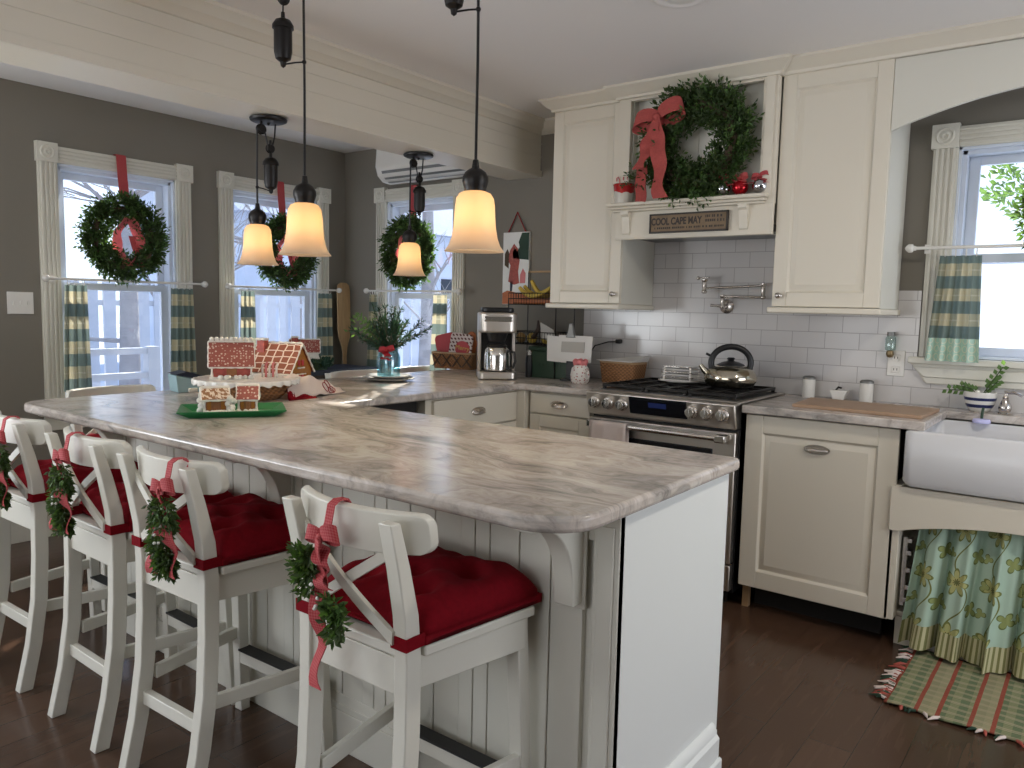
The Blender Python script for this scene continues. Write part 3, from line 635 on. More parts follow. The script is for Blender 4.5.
for xc in SC:
    g.box(xc-.046, xc-.0015, yb-.018, yb, .17, .80); g.box(xc+.0015, xc+.046, yb-.018, yb, .17, .80)
g.box(-2.98, -2.94, yb-.018, yb, .17, .80)
g.box(-2.98, -.85, yb-.018, yb, .80, CT-.036); g.box(-2.98, -.85, yb-.018, yb, 0, .17)
g.box(-2.98, -.80, yb-.024, yb-.016, 0, .12); g.box(-2.98, -.80, yb-.021, yb-.016, .12, .14)
O('front_frame', g, 'trimwhite', t, bevel=.002)
g = G()
for xc in SC+[-3.018]:
    for k in range(3):
        xa = xc+.048+k*.0905
        if xa > -.9 or xa < -2.97: continue
        g.box(xa, min(xa+.087, -.866), yb-.0168, yb, .17, .80)
O('beadboard', g, 'trimwhite', t, bevel=.002)
O('outlet_plate', G().box(-1.50, -1.43, yb-.024, yb-.018, .42, .53), 'ceramic', t, bevel=.002)
for cx in (-.915, -1.955, -3.00+.02):
    ya, yt = yb-.018, 1.245
    poly = [(ya, .872), (yt, .872), (yt, .852)]+[(yt+.022+(ya-.045-yt-.022)*math.sin(PI/2*k/10), .852-.16*(1-math.cos(PI/2*k/10))) for k in range(11)]+[(ya-.045, .655), (ya, .655)]
    g = G().prism(poly, lambda p, q, tt: (tt, p, q), cx-.026, cx+.026); g.box(cx-.034, cx+.034, ya-.008, ya, .64, .872); O('corbel', g, 'trimwhite', t, bevel=.003)

# ------------------------------------------------------------------ range
t = T('gas_range', 'stainless gas range with black grates and a blue-lit control panel', 'range', (-1.63, 3.5, 0))
rx0, rx1 = -2.002, -1.252
g = G().box(rx0, rx1, 3.29, 3.85, .06, .895); O('body', g, 'black', t)
g = G().box(rx0, rx1, 3.265, 3.855, .895, .918); O('cooktop', g, 'steel', t, bevel=.005)
O('burner_tray', G().box(rx0+.03, rx1-.03, 3.30, 3.82, .918, .921), 'black', t)
g = G().hexa([(rx0, 3.235, .800), (rx1, 3.235, .800), (rx1, 3.31, .800), (rx0, 3.31, .800), (rx0, 3.205, .912), (rx1, 3.205, .912), (rx1, 3.31, .917), (rx0, 3.31, .917)])
# slanted fascia
cp = O('control_panel', g, 'steel', t, bevel=.007)
def fcp(a, d, z): return (a, 3.235-(z-.80)*.03/.112-d, z)
dsp = O('display', G(fcp).box(-1.765, -1.475, -.002, .003, .825, .905), 'black_glass', cp, bevel=.002)
O('screen', G(fcp).box(-1.665, -1.575, .0025, .0036, .862, .885), 'screen_blue', dsp)
for kx in (-1.953, -1.878, -1.803, -1.452, -1.380, -1.308):
    kz = .862; c_ = fcp(kx, 0, kz)
    g = G().lathe([(.030, .002), (.030, -.006), (.027, -.010), (.024, -.012)], c_, 24, 'y'); kb = O('knob', g, 'nickel', t, smooth=40, label='dark ringed burner knob')
    g = G().lathe([(.022, -.010), (.022, -.028), (.019, -.034), (.0002, -.035)], c_, 24, 'y'); g.box(c_[0]-.005, c_[0]+.005, c_[1]-.042, c_[1]-.03, c_[2]-.02, c_[2]+.02); O('knob_grip', g, 'steel_bright', kb, bevel=.001)
dr = O('oven_door', G().box(rx0+.004, rx1-.004, 3.245, 3.288, .20, .785), 'steel', t, bevel=.005)
O('oven_window', G().box(rx0+.09, rx1-.105, 3.241, 3.25, .42, .705), 'black_glass', dr, bevel=.012)
g = G().tube([(rx0+.045, 3.19, .762), (rx1-.045, 3.19, .762)], .012, 12)
for e in (rx0+.028, rx1-.075): g.box(e, e+.047, 3.176, 3.243, .744, .778)
O('door_handle', g, 'steel_bright', dr, bevel=.005)
O('drawer', G().box(rx0+.004, rx1-.004, 3.25, 3.288, .075, .192), 'steel', t, bevel=.004)
for lx in (rx0+.04, rx1-.07):
    for ly in (3.31, 3.78): O('leg', G().box(lx, lx+.03, ly, ly+.03, 0, .06), 'black', t)
for (gx0, gx1) in ((rx0+.035, rx0+.262), (rx0+.268, rx1-.268), (rx1-.262, rx1-.035)):
    g = G(); 
    for yy_ in (3.31, 3.56, 3.81): g.box(gx0, gx1, yy_-.006, yy_+.006, .932, .946)
    for xx in (gx0+.006, gx1-.006, (gx0+gx1)/2): g.box(xx-.006, xx+.006, 3.31, 3.81, .932, .946)
    for yy_ in (3.435, 3.685): g.box(gx0, gx1, yy_-.005, yy_+.005, .932, .945)
    for xx in (gx0+.01, gx1-.01):
        for yy_ in (3.312, 3.808): g.box(xx-.008, xx+.008, yy_-.008, yy_+.008, .920, .934)
    gr = O('grate', g, 'black_metal', t, bevel=.0025)
    for yy_ in (3.435, 3.685): O('burner', G().lathe([(.045, .0), (.045, .006), (.034, .008), (.034, .013), (.0002, .014)], ((gx0+gx1)/2, yy_, .9185), 20), 'black_metal', t, smooth=40)
# towel on the oven handle
t = T('dish_towel', 'pale pink folded towel hanging over the left end of the oven handle', 'towel', (-1.855, 3.19, .775))
def tw(u, v):
    x = -1.955+.20*u; s = v*.50; wav = .003*math.sin(u*9+1)
    if s < .23: return (x, 3.173+wav-.002, .775-.23+s)
    if s < .27: k = (s-.23)/.04*PI; return (x, 3.19-.017*math.cos(k), .775+.004*math.sin(k))
    return (x, 3.207+wav*.3, .775-(s-.27))
g = G().grid(tw, 10, 40); o = O('cloth', g, 'cloth_white', t, smooth=60); md = o.modifiers.new('s', 'SOLIDIFY'); md.thickness = .002

# ------------------------------------------------------------------ farmhouse sink
t = T('farmhouse_sink', 'large white apron-front porcelain sink below the window', 'sink', (-.18, 3.5, .66))
sx0, sx1, sy0, sy1, sz0, sz1 = -.595, .24, 3.232, 3.72, .662, .876
g = G(); wl = .026; outer = rect(sx0, sx1, sy0, sy1, .035, 5); inner = rect(sx0+wl, sx1-wl, sy0+wl, sy1-wl, .05, 5); bot = rect(sx0+wl+.02, sx1-wl-.02, sy0+wl+.02, sy1-wl-.02, .05, 5); low = rect(sx0+.012, sx1-.012, sy0+.012, sy1-.012, .035, 5)
rings = [[g.pt((x, y, z)) for x, y in P_] for P_, z in ((low, sz0), (outer, sz0+.02), (outer, sz1-.008), (rect(sx0+.006, sx1-.006, sy0+.006, sy1-.006, .035, 5), sz1), (rect(sx0+wl-.005, sx1-wl+.005, sy0+wl-.005, sy1-wl+.005, .05, 5), sz1), (inner, sz1-.008), (inner, sz0+.05), (bot, sz0+.03))]
for A, B in zip(rings, rings[1:]):
    for j in range(len(A)): g.f.append([A[j], A[(j+1) % len(A)], B[(j+1) % len(B)], B[j]])
g.f.append(rings[0][::-1]); g.f.append(rings[-1])
O('basin', g, 'porcelain', t, smooth=50)
O('drain', G().lathe([(.04, 0), (.04, .004), (.02, .002), (.0002, .002)], (-.18, 3.48, sz0+.031), 20), 'nickel', t, smooth=30)
t = T('soap_dispenser', 'brushed metal pump dispenser with a curved spout behind the sink', 'soap dispenser', (-.325, 3.775, CT))
O('body', G().lathe([(.024, 0), (.026, .004), (.020, .010), (.024, .022), (.023, .035), (.014, .055), (.010, .064), (.012, .070), (.008, .076), (.007, .090), (.009, .094), (.0002, .098)], (-.325, 3.775, CT), 20), 'nickel', t, smooth=40)
O('spout', G().tube([(-.325, 3.775, CT+.088), (-.300, 3.765, CT+.094), (-.280, 3.755, CT+.088), (-.268, 3.75, CT+.080)], [.005, .006, .006, .004], 8), 'nickel', t, smooth=40)
t = T('soap_dispenser', 'bronze-toned faucet behind the sink, its body just inside the right edge', 'faucet', (-.18, 3.79, CT)) if False else None
# gathered skirt under the sink
t = T('sink_skirt', 'pale green floral gathered curtain skirt with a striped hem under the sink', 'curtain', (-.18, 3.35, .55))
def sk(u, v, off=0):
    x = -.525+.74*u; dz = .025*math.sin(u*11+.6); zb = .030+dz*.4; top = .60; z = zb+(top-zb)*v
    fold = (.018+.030*(1-v))*(math.sin(u*46+1.2*math.sin(u*9))+.35*math.sin(u*97))
    x -= (.045*(1-v))*(1-u)**1.2; x += .010*(1-v)*math.sin(u*60)
    return (x, 3.345+fold*.9-(1-v)*.085, z)
g = G().grid(lambda u, v: sk(u, .16+.84*v), 220, 26, lambda a, b: (a*1.15, b*.5+.05)); o = O('fabric', g, 'floral', t, smooth=180)
g = G().grid(lambda u, v: sk(u, .16*v), 220, 6, lambda a, b: (a*1.15, b*.1)); O('hem_band', g, 'skirt_band', t, smooth=180)
O('tension_rod', G().tube([(-.596, 3.345, .60), (.234, 3.345, .60)], .006, 8), 'nickel', t, smooth=40)
# rug
t = T('rag_rug', 'green plaid rag rug with red stripes and a fringe before the sink', 'rug', (-.1, 3.05, 0))
g = G().grid(lambda u, v: (-.515+1.0*u, 2.78+.53*v+.006*math.sin(u*23), .007+.0025*math.sin(u*31+v*4)*math.sin(v*17+1)), 80, 44)
o = O('weave', g, 'rug', t, smooth=180); md = o.modifiers.new('s', 'SOLIDIFY'); md.thickness = .006; md.offset = -1
for nm, cols in (('fringe', 'ginger_red'), ('fringe', 'pine'), ('fringe', 'cloth_white')):
    g = G()
    for k in range(26):
        y_ = 2.80+.51*random.random(); a = random.uniform(-.5, .5); L = random.uniform(.03, .06)
        g.tube([(-.51, y_, .009), (-.51-L*.5, y_+a*.02, .012), (-.51-L, y_+a*.04, .005)], [.005, .006, .002], 6)
        if k % 2:
            x_ = -.52+1.0*random.random(); g.tube([(x_, 2.785, .009), (x_+a*.03, 2.785-L*.3, .011), (x_+a*.06, 2.785-L*.55, .005)], [.005, .006, .002], 6)
    O(nm, g, cols, t, smooth=60, kind='stuff')

# ------------------------------------------------------------------ curtains on rods
def cafe_rod(f, a0, a1, z, label, d=.095):
    P = f(a0, 0, z); t = T('curtain_rod', label, 'curtain rod', P, 'white cafe curtain rods')
    O('rod', G(f).tube([(a0, d, z), (a1, d, z)], .007, 10), 'ceramic', t, smooth=50)
    for a, s in ((a0, -1), (a1, 1)):
        g = G(f)
        for k, (r0, r1) in enumerate(((0, .012), (.012, .020), (.020, .024), (.030, .026), (.040, .018), (.046, .010), (.05, .0005))): pass
        prof = [(.0, .010), (.010, .011), (.012, .017), (.018, .019), (.028, .019), (.036, .013), (.042, .006), (.044, .0004)]
        g.tube([(a+s*q, d, z) for q, _ in prof], [r for _, r in prof], 14); O('finial', g, 'ceramic', t, smooth=60)
        g = G(f); g.tube([(a-s*.035, .0285, z), (a-s*.035, d, z)], .006, 8); g.box(a-s*.035-.012, a-s*.035+.012, .029, .034, z-.02, z+.02); O('bracket', g, 'ceramic', t, smooth=50)
    return t
def cafe_curtain(f, a0, a1, z1, z0, label, d=.095, trim=.0, flare=.02, ph=0):
    t = T('cafe_curtain', label, 'curtain', f((a0+a1)/2, 0, z0), 'checked cafe curtains')
    wd = a1-a0; nf = max(3, round(wd/.035))
    def fn(u, v):
        fold = math.sin(u*nf*2*PI+ph)*(.010+.008*(1-v))
        return (a0-flare*(1-v)*(1-u)+(wd+flare*(1-v)*u*.6)*u, d-.002+fold, z0+(z1-z0)*v)
    if trim: O('trim_band', G(f).grid(lambda u, v: fn(u, v*trim), nf*14, 4, lambda a, b: (a*wd*1.7, b*trim*(z1-z0))), 'curtain_trim', t, smooth=180)
    O('fabric', G(f).grid(lambda u, v: fn(u, trim+(1-trim)*v), nf*14, 20, lambda a, b: (a*wd*1.7+ph*.03, b*(z1-z0))), 'curtain_check', t, smooth=180)
    for k in range(nf):
        a = a0+wd*(k+.5)/nf; g = G(f).tube([(a, d+.013*math.cos(2*PI*j/12), z1+.012+.016*math.sin(2*PI*j/12)) for j in range(12)], .0016, 5, True); O('ring', g, 'ceramic', t, smooth=60)
    return t
cafe_rod(fW, 1.80, 2.66, 1.405, 'white rod across the window farthest left')
cafe_rod(fW, 2.865, 3.715, 1.40, 'white rod across the second window from the left')
cafe_rod(fN, -4.18, -3.35, 1.40, 'white rod across the window beside the air conditioner')
cafe_rod(fN, -.70, .345, 1.60, 'white rod across the window above the sink')
cafe_curtain(fW, 1.87, 1.985, 1.375, .80, 'checked green and cream curtain at left of the leftmost window')
cafe_curtain(fW, 2.46, 2.60, 1.375, .80, 'checked green and cream curtain at right of the leftmost window, behind the gingerbread', ph=1)
cafe_curtain(fW, 2.93, 3.03, 1.375, .80, 'checked green and cream curtain at left of the second window', ph=2)
cafe_curtain(fW, 3.55, 3.67, 1.375, .80, 'checked green and cream curtain at right of the second window', ph=3)
cafe_curtain(fN, -4.16, -4.09, 1.375, .85, 'narrow checked curtain at left of the window behind the pine jar', ph=1)
cafe_curtain(fN, -3.545, -3.425, 1.375, .85, 'checked curtain hanging behind the basket of pot holders', ph=2)
cafe_curtain(fN, -.605, -.45, 1.565, 1.118, 'short checked curtain with a patterned hem at the sink window', trim=.22, flare=.03)

# ------------------------------------------------------------------ wreaths
def sprigs(g, base, direc, n, L, leaf, spread=.5):
    d = Vector(direc).normalized(); b = Vector(base); side = d.orthogonal()
    for k in range(n):
        p = b+d*L*(k+.5)/n; a = random.uniform(0, 2*PI); q = Matrix.Rotation(a, 3, d) @ side
        g.leaf(p, d*random.uniform(.3, .9)+q*spread, leaf*random.uniform(.7, 1.25))
    g.leaf(b+d*L, d, leaf)
def wreath(label, rr=.175, tube_r=.035, fluff=.062, count=330, leaf=.024, thick=.7, lop=0, group='green wreaths'):
    t = T('wreath', label, 'wreath', (0, 0, 0), group)
    g = G()
    g.tube([(rr*math.cos(2*PI*k/40), 0, rr*math.sin(2*PI*k/40)) for k in range(40)], tube_r*.6, 8, True)
    O('twig_ring', g, 'twig', t, smooth=60)
    g = G(); g2 = G()
    for k in range(count):
        a = random.uniform(0, 2*PI); b = random.uniform(-.30*PI, 1.3*PI)
        er = Vector((math.cos(a), 0, math.sin(a))); et = Vector((-math.sin(a), 0, math.cos(a))); ey = Vector((0, -1, 0))
        o = er*math.cos(b-.5*PI+PI*.5)+ey*abs(math.sin(b))*thick
        if k % 3 == 0: o = er+ey*random.uniform(-.2, .7)
        p = er*rr+o*tube_r*.6
        amp = 1+lop*max(0, math.cos(a-.9))
        sprigs(g if k % 4 else g2, p, o*.9+et*random.uniform(.2, 1.1)+Vector((random.uniform(-.3, .3), random.uniform(-.3, .1), random.uniform(-.3, .3))), 8, fluff*random.uniform(.45, 1.5)*amp, leaf, .75)
    fo = O('foliage', g, 'leaf', t, keepn=True); O('young_foliage', g2, 'leaf_light', t, keepn=True)
    return t
def bow(parent, P, xd, zd, yd, s, m, tails, width=.05, loops=True, name='bow'):
    xd, zd, yd, P = Vector(xd), Vector(zd), Vector(yd), Vector(P)
    g = G(); wd = (zd*.92+yd*.25)
    if loops:
        for sg, dr in ((-1, -.02), (1, .26)):
            pts = [P+xd*sg*s*(.5-.5*math.cos(2*PI*k/18)) * 1.0+zd*(s*.17*math.sin(2*PI*k/18)+dr*s*(.5-.5*math.cos(2*PI*k/18)))*1.0+yd*s*.22*math.sin(2*PI*k/18) for k in range(19)]
            wl = [width*(.45+.55*math.sin(PI*k/18)**.6) for k in range(19)]
            g.ribbon(pts, [zd*.8-xd*sg*.25]*19, wl)
        o = O(name, g, m, parent, smooth=60)
        O('knot', G().ball(P+yd*s*.12, s*.17, 8), m, o, smooth=60)
    else: o = parent
    for (dx, L, ph) in tails:
        g = G(); n = 22
        pts = [P+zd*(-L*k/n)+xd*(dx*(k/n)+.012*math.sin(ph+k*.55)*(k/n+.2))+yd*(s*.12+.010*math.sin(ph+k*.62)) for k in range(n+1)]
        g.ribbon(pts, [xd*(1)+yd*.45*math.sin(ph+k*.4) for k in range(n+1)], [width*(.55+.45*min(1, k/5)) for k in range(n+1)])
        O('ribbon_tail', g, m, o, smooth=60)
    return o
# hood wreath, leaning on the alcove panel
wr = wreath('large boxwood wreath with a big red bow leaning above the range', rr=.175, tube_r=.05, fluff=.060, count=820, leaf=.028, lop=.3)
wr.location = (-1.60, 3.474, 2.082)
b = bow(wr, (-1.765, 3.395, 2.205), (1, 0, .08), (0, 0, 1), (0, -1, 0), .125, 'burlap_red', [(-.08, .22, .2), (.03, .375, 1.1)], width=.072)
g = G(); g.ribbon([(-1.865+.006*math.sin(k), 3.432-.004*math.sin(k*.9), 2.0-.185*k/10) for k in range(11)], (1, -.1, 0), .062); O('ribbon_tail', g, 'burlap_red', b, smooth=60)
g = G()
for k in range(26): sprigs(g, (-1.86+random.uniform(-.05, .12), 3.455, 1.96+random.uniform(-.05, .04)), (random.uniform(-1, .3), -.2, random.uniform(-.3, .6)), 6, .06, .020)
O('side_sprigs', g, 'leaf', wr, keepn=True)
# window wreaths hang by ribbons from the casings
w1 = wreath('boxwood wreath hung by a red ribbon in the leftmost window', rr=.160, fluff=.055, count=680, leaf=.029)
w1.rotation_euler = (0, 0, PI/2); w1.location = (WX+.075, 2.20, 1.645)
w2 = dup(w1, (WX+.075, 3.285, 1.64), (0, .8, PI/2), 'boxwood wreath hung by a red ribbon in the second window, behind a pendant lamp')
w3 = dup(w1, (-3.80, NY-.075, 1.66), (0, 2.1, 0), 'boxwood wreath hung by a red ribbon in the window beside the air conditioner')
w4 = wreath('green leafy wreath in the sink window at the right edge', rr=.16, fluff=.055, count=500, leaf=.034); w4.location = (-.085, NY-.075, 1.74)
def hanger(f, a, ztop, zc, label, lw=.055):
    P = f(a, 0, ztop); t = T('wreath_ribbon', label, 'ribbon', P, 'red gingham ribbons holding the wreaths')
    q0, q1 = f(0, 0, 0), f(1, 0, 0); xd = Vector((q1[0]-q0[0], q1[1]-q0[1], 0)); q1 = f(0, 1, 0); yd = Vector((q1[0]-q0[0], q1[1]-q0[1], 0))
    g = G(f); g.ribbon([(a, .0, ztop+.003), (a, .036, ztop+.003), (a, .040, ztop-.01), (a+.003, .045, ztop-.12), (a+.010, .05, zc+.22), (a+.012, .10, zc+.19)], xd if False else (1, 0, 0), lw); O('hanging_band', g, 'gingham', t, smooth=60)
    c = Vector(f(a, .10, zc+.115))
    g = G()
    for sg in (-1, 1):
        pts = [c+xd*sg*(.062*math.sin(PI*k/16)+.004)+Vector((0, 0, -.27*k/16))*1.0+yd*(.01*math.sin(k)) for k in range(17)]
        g.ribbon(pts, [xd*(1)+yd*.8*sg*math.cos(PI*k/16)+Vector((0, 0, .15*sg)) for k in range(17)], .055)
    O('bow_loop', g, 'gingham_sheer', t, smooth=60)
    g = G(); g.ribbon([c+xd*(.02+.05*k/8)+Vector((0, 0, -.10-.17*k/8)) for k in range(9)], xd, .04); O('ribbon_tail', g, 'gingham', t, smooth=60)
    return t
hanger(fW, 2.215, 2.108, 1.645, 'red ribbon hanging from the casing of the leftmost window')
hanger(fW, 3.28, 2.108, 1.64, 'red ribbon hanging from the casing of the second window')
hanger(fN, -3.80, 2.108, 1.66, 'red ribbon hanging from the casing beside the air conditioner')

# ------------------------------------------------------------------ air conditioner
t = T('air_conditioner', 'white wall-mounted split air conditioner above the far window', 'air conditioner', (-3.45, NY, 2.1))
pr = [(NY-.001, 2.135), (NY-.001, 2.385), (3.70, 2.385), (3.665, 2.36), (3.655, 2.22), (3.675, 2.16), (3.72, 2.125), (3.79, 2.118)]
O('housing', G().prism(pr, lambda p, q, tt: (tt, p, q), -3.99, -3.06), 'ceramic', t, bevel=.012)
for (ya, za, yb_, zb) in ((3.662, 2.19, 3.669, 2.174), (3.687, 2.150, 3.70, 2.140), (3.72, 2.1235, 3.735, 2.1215)):
    O('louvre_gap', G().hexa([(-3.93, ya-.002, za-.002), (-3.12, ya-.002, za-.002), (-3.12, yb_-.002, zb-.003), (-3.93, yb_-.002, zb-.003), (-3.93, ya+.006, za), (-3.12, ya+.006, za), (-3.12, yb_+.006, zb), (-3.93, yb_+.006, zb)]), 'gray_clip', t)
# ------------------------------------------------------------------ pendant lamps with pulleys
def pendant(label, cx, cy, ztop, zbot, drop, ang, sc_=1.0):
    """canopy at (cx,cy,ztop); the shade hangs .06 to one side, the weight beside it"""
    t = T('pendant_lamp', label, 'pendant lamp', (cx, cy, ztop), 'bell shade pulley pendant lamps')
    ux, uy = math.cos(ang), math.sin(ang); A = lambda s, z: (cx+ux*s, cy+uy*s, z)
    O('canopy', G().lathe([(.0002, 0), (.074, 0), (.078, -.004), (.076, -.012), (.066, -.017), (.02, -.020), (.0002, -.021)], (cx, cy, ztop), 32), 'bronze', t, smooth=40)
    g = G().tube([A(.035, ztop-.018), A(.030, ztop-.075), A(.018, ztop-.115)], .0035, 6); g.tube([A(-.020, ztop-.05), A(-.002, ztop-.12)], .003, 6); g.tube([A(0, ztop-.018), A(0, ztop-.03)], [.010, .004], 8)
    O('cable', g, 'bronze', t, smooth=60)
    pz = ztop-.052
    def pulley(s, z, r):
        c = A(s, z); g = G(); vx, vy = -uy, ux
        n = 18
        for k0, (rr, dd) in enumerate(((r, .0),)): pass
        prof = [(.0004, -.012), (r*.8, -.012), (r, -.007), (r*.8, -.003), (r*.8, .003), (r, .007), (r*.8, .012), (.0004, .012)]
        rings = [[g.pt((c[0]+ux*q*math.cos(2*PI*j/n)+vx*h, c[1]+uy*q*math.cos(2*PI*j/n)+vy*h, c[2]+q*math.sin(2*PI*j/n))) for j in range(n)] for q, h in prof]
        for X, Y in zip(rings, rings[1:]):
            for j in range(n): g.f.append([X[j], X[(j+1) % n], Y[(j+1) % n], Y[j]])
        g.box(c[0]-.004, c[0]+.004, c[1]-.004, c[1]+.004, z, z+r+.016); O('pulley', g, 'bronze', t, smooth=40)
    pulley(-.036, pz, .022); pulley(.008, ztop-.125, .019)
    wz = ztop-drop
    g = G().lathe([(.0004, .105), (.006, .103), (.007, .085), (.024, .078), (.034, .062), (.034, .052), (.029, .050), (.029, -.02), (.024, -.042), (.010, -.052), (.008, -.064), (.0004, -.07)], A(.010, wz), 24); O('counterweight', g, 'bronze', t, smooth=40)
    O('cable', G().tube([A(.010, wz+.10), A(.009, ztop-.14)], .0025, 6), 'bronze', t)
    sxp = -.058; stop = zbot+.172
    O('cord', G().tube([A(-.056, pz), A(sxp-.001, (pz+stop)/2), A(sxp, stop+.05)], .0042, 6), 'black', t, smooth=60)
    g = G().tube([A(.006, wz-.058), A(-.03, wz-.052), A(sxp, wz-.050)], .0028, 6); g.ball(A(sxp, wz-.05), .0075, 6); O('cord_guide', g, 'bronze', t, smooth=60)
    c = A(sxp, zbot)
    O('socket_cup', G().lathe([(.0004, .262), (.008, .258), (.011, .236), (.020, .231), (.030, .223), (.0365, .210), (.0375, .198), (.034, .185), (.031, .178), (.031, .166), (.0004, .165)], c, 28), 'bronze', t, smooth=40)
    prof = [(.032, .170), (.045, .164), (.0535, .150), (.0565, .13), (.058, .10), (.0605, .07), (.066, .040), (.074, .018), (.086, .002)]
    O('shade', G().lathe(prof+[(r-.003, z) for r, z in prof[::-1]], c, 40), 'shade_glass', t, smooth=60)
    O('bulb', G().lathe([(.0004, .150), (.012, .148), (.012, .125), (.022, .108), (.027, .09), (.024, .072), (.014, .060), (.0004, .056)], c, 16), 'bulb', t, smooth=60)
    return t
pendant('far left bell pendant lamp hanging from the beam in front of the second window', -2.91, 2.062, 2.083, 1.462, .245, PI/2)
pendant('small bell pendant lamp hanging from the beam in front of the far window', -2.91, 2.968, 2.083, 1.456, .245, PI/2)
a_ = math.radians(37)
def kit(label, sx_, sy_, drop):
    ang = a_; ux, uy = math.cos(ang), math.sin(ang); pendant(label, sx_-ux*.058, sy_-uy*.058, CZ, 1.461, drop, ang+PI)
kit('near left bell pendant lamp, with its counterweight in view, above the peninsula', -2.135, 1.65, .270)
kit('largest bell pendant lamp, nearest to the range, above the peninsula', -1.463, 1.722, .222)

# ------------------------------------------------------------------ bar stools
def make_stool():
    t = T('bar_stool', '-', 'bar stool', (0, 0, 0), 'white X-back bar stools with red cushions')
    hb, hf = .167, .200     # half widths (outer) back and front
    for s in (-1, 1):
        ys = [(-.030, 0), (.004, .15), (.026, .30), (.034, .45), (.036, .60), (.030, .70), (.012, .80), (-.010, .895)]
        g = G(); rows = []
        for y, z in ys:
            x0 = s*hb; x1 = s*(hb-.036); dy = .042 if z < .65 else .042-.016*(z-.65)/.25
            rows.append([g.pt(p) for p in ((x0, y, z), (x1, y, z), (x1, y+dy, z), (x0, y+dy, z))])
        for A, B in zip(rows, rows[1:]):
            for j in range(4): g.f.append([A[j], A[(j+1) % 4], B[(j+1) % 4], B[j]])
        g.f.append(rows[0][::-1]); g.f.append(rows[-1]); O('leg', g, 'stoolwhite', t, bevel=.003, smooth=40)
        g = G().hexa([(s*(hf+.018)-s*.035, .378, 0), (s*(hf+.018), .378, 0), (s*(hf+.018), .411, 0), (s*(hf+.018)-s*.035, .411, 0), (s*hf-s*.038, .352, .606), (s*hf, .352, .606), (s*hf, .390, .606), (s*hf-s*.038, .390, .606)]); O('leg', g, 'stoolwhite', t, bevel=.003)
        xa, xb = s*(hb-.028), s*(hf-.004)
        def rail(z0, z1, w_=.018):
            return G().hexa([(xa-w_/2, .07, z0), (xa+w_/2, .07, z0), (xb+w_/2, .375, z0), (xb-w_/2, .375, z0), (xa-w_/2, .07, z1), (xa+w_/2, .07, z1), (xb+w_/2, .375, z1), (xb-w_/2, .375, z1)])
        O('side_rail', rail(.245, .282), 'stoolwhite', t, bevel=.002); O('side_apron', rail(.535, .606, .020), 'stoolwhite', t, bevel=.002)
    O('back_rail', G().box(-hb+.03, hb-.03, .030, .052, .185, .222), 'stoolwhite', t, bevel=.002)
    O('back_apron', G().box(-hb+.03, hb-.03, .045, .066, .528, .606), 'stoolwhite', t, bevel=.002)
    O('front_apron', G().box(-hf+.03, hf-.03, .362, .382, .535, .606), 'stoolwhite', t, bevel=.002)
    fr = O('foot_rail', G().box(-hf+.012, hf-.012, .372, .402, .165, .205), 'stoolwhite', t, bevel=.002)
    O('foot_plate', G().box(-hf+.02, hf-.02, .366, .408, .206, .213), 'rubber', fr, bevel=.001, label='black strip on the foot rail')
    g = G().hexa([(-hb+.036, .045, .607), (hb-.036, .045, .607), (hf+.012, .40, .607), (-hf-.012, .40, .607), (-hb+.036, .045, .630), (hb-.036, .045, .630), (hf+.012, .40, .630), (-hf-.012, .40, .630)])
    g.hexa([(-hb-.004, .084, .607), (hb+.004, .084, .607), (hf+.013, .40, .607), (-hf-.013, .40, .607), (-hb-.004, .084, .630), (hb+.004, .084, .630), (hf+.013, .40, .630), (-hf-.013, .40, .630)])
    O('seat', g, 'stoolwhite', t, bevel=.004)
    # curved top rail
    g = G(); US = [-1, -.99, -.97, -.94, -.90]+[-.84+.12*k for k in range(15)]+[.90, .94, .97, .99, 1]; rows = []
    for u in US:
        x = u*.197; y = .014+.055*u*u; th = .022
        hl = .906-.000*abs(u); zb = .818+.006*u*u; e = max(0, abs(u)-.88)/.12; e = 1-math.sqrt(max(0, 1-e*e)); hl -= .024*e; zb += .024*e
        rows.append([g.pt(p) for p in ((x, y, zb), (x, y-.006, hl-.004), (x, y+.004, hl), (x, y+th-.010, hl), (x, y+th-.004, hl-.006), (x, y+th, zb))])
    for A, B in zip(rows, rows[1:]):
        for j in range(6): g.f.append([A[j], A[(j+1) % 6], B[(j+1) % 6], B[j]])
    g.f.append(rows[0][::-1]); g.f.append(rows[-1]); O('top_rail', g, 'stoolwhite', t, bevel=.004, smooth=45)
    for s in (-1, 1):     # crossed bars
        x0, x1 = -s*(hb-.03), s*(hb-.03); off = .006*s
        g = G(); rows = []
        for k in range(11):
            q = k/10; x = x0+(x1-x0)*q; z = .655+.180*q; y = .030+off+.012*math.sin(PI*q)*-1
            rows.append([g.pt(p) for p in ((x, y, z-.013), (x, y, z+.013), (x, y+.010, z+.013), (x, y+.010, z-.013))])
        for A, B in zip(rows, rows[1:]):
            for j in range(4): g.f.append([A[j], A[(j+1) % 4], B[(j+1) % 4], B[j]])
        g.f.append(rows[0][::-1]); g.f.append(rows[-1]); O('cross_bar', g, 'stoolwhite', t, smooth=40)
    return t
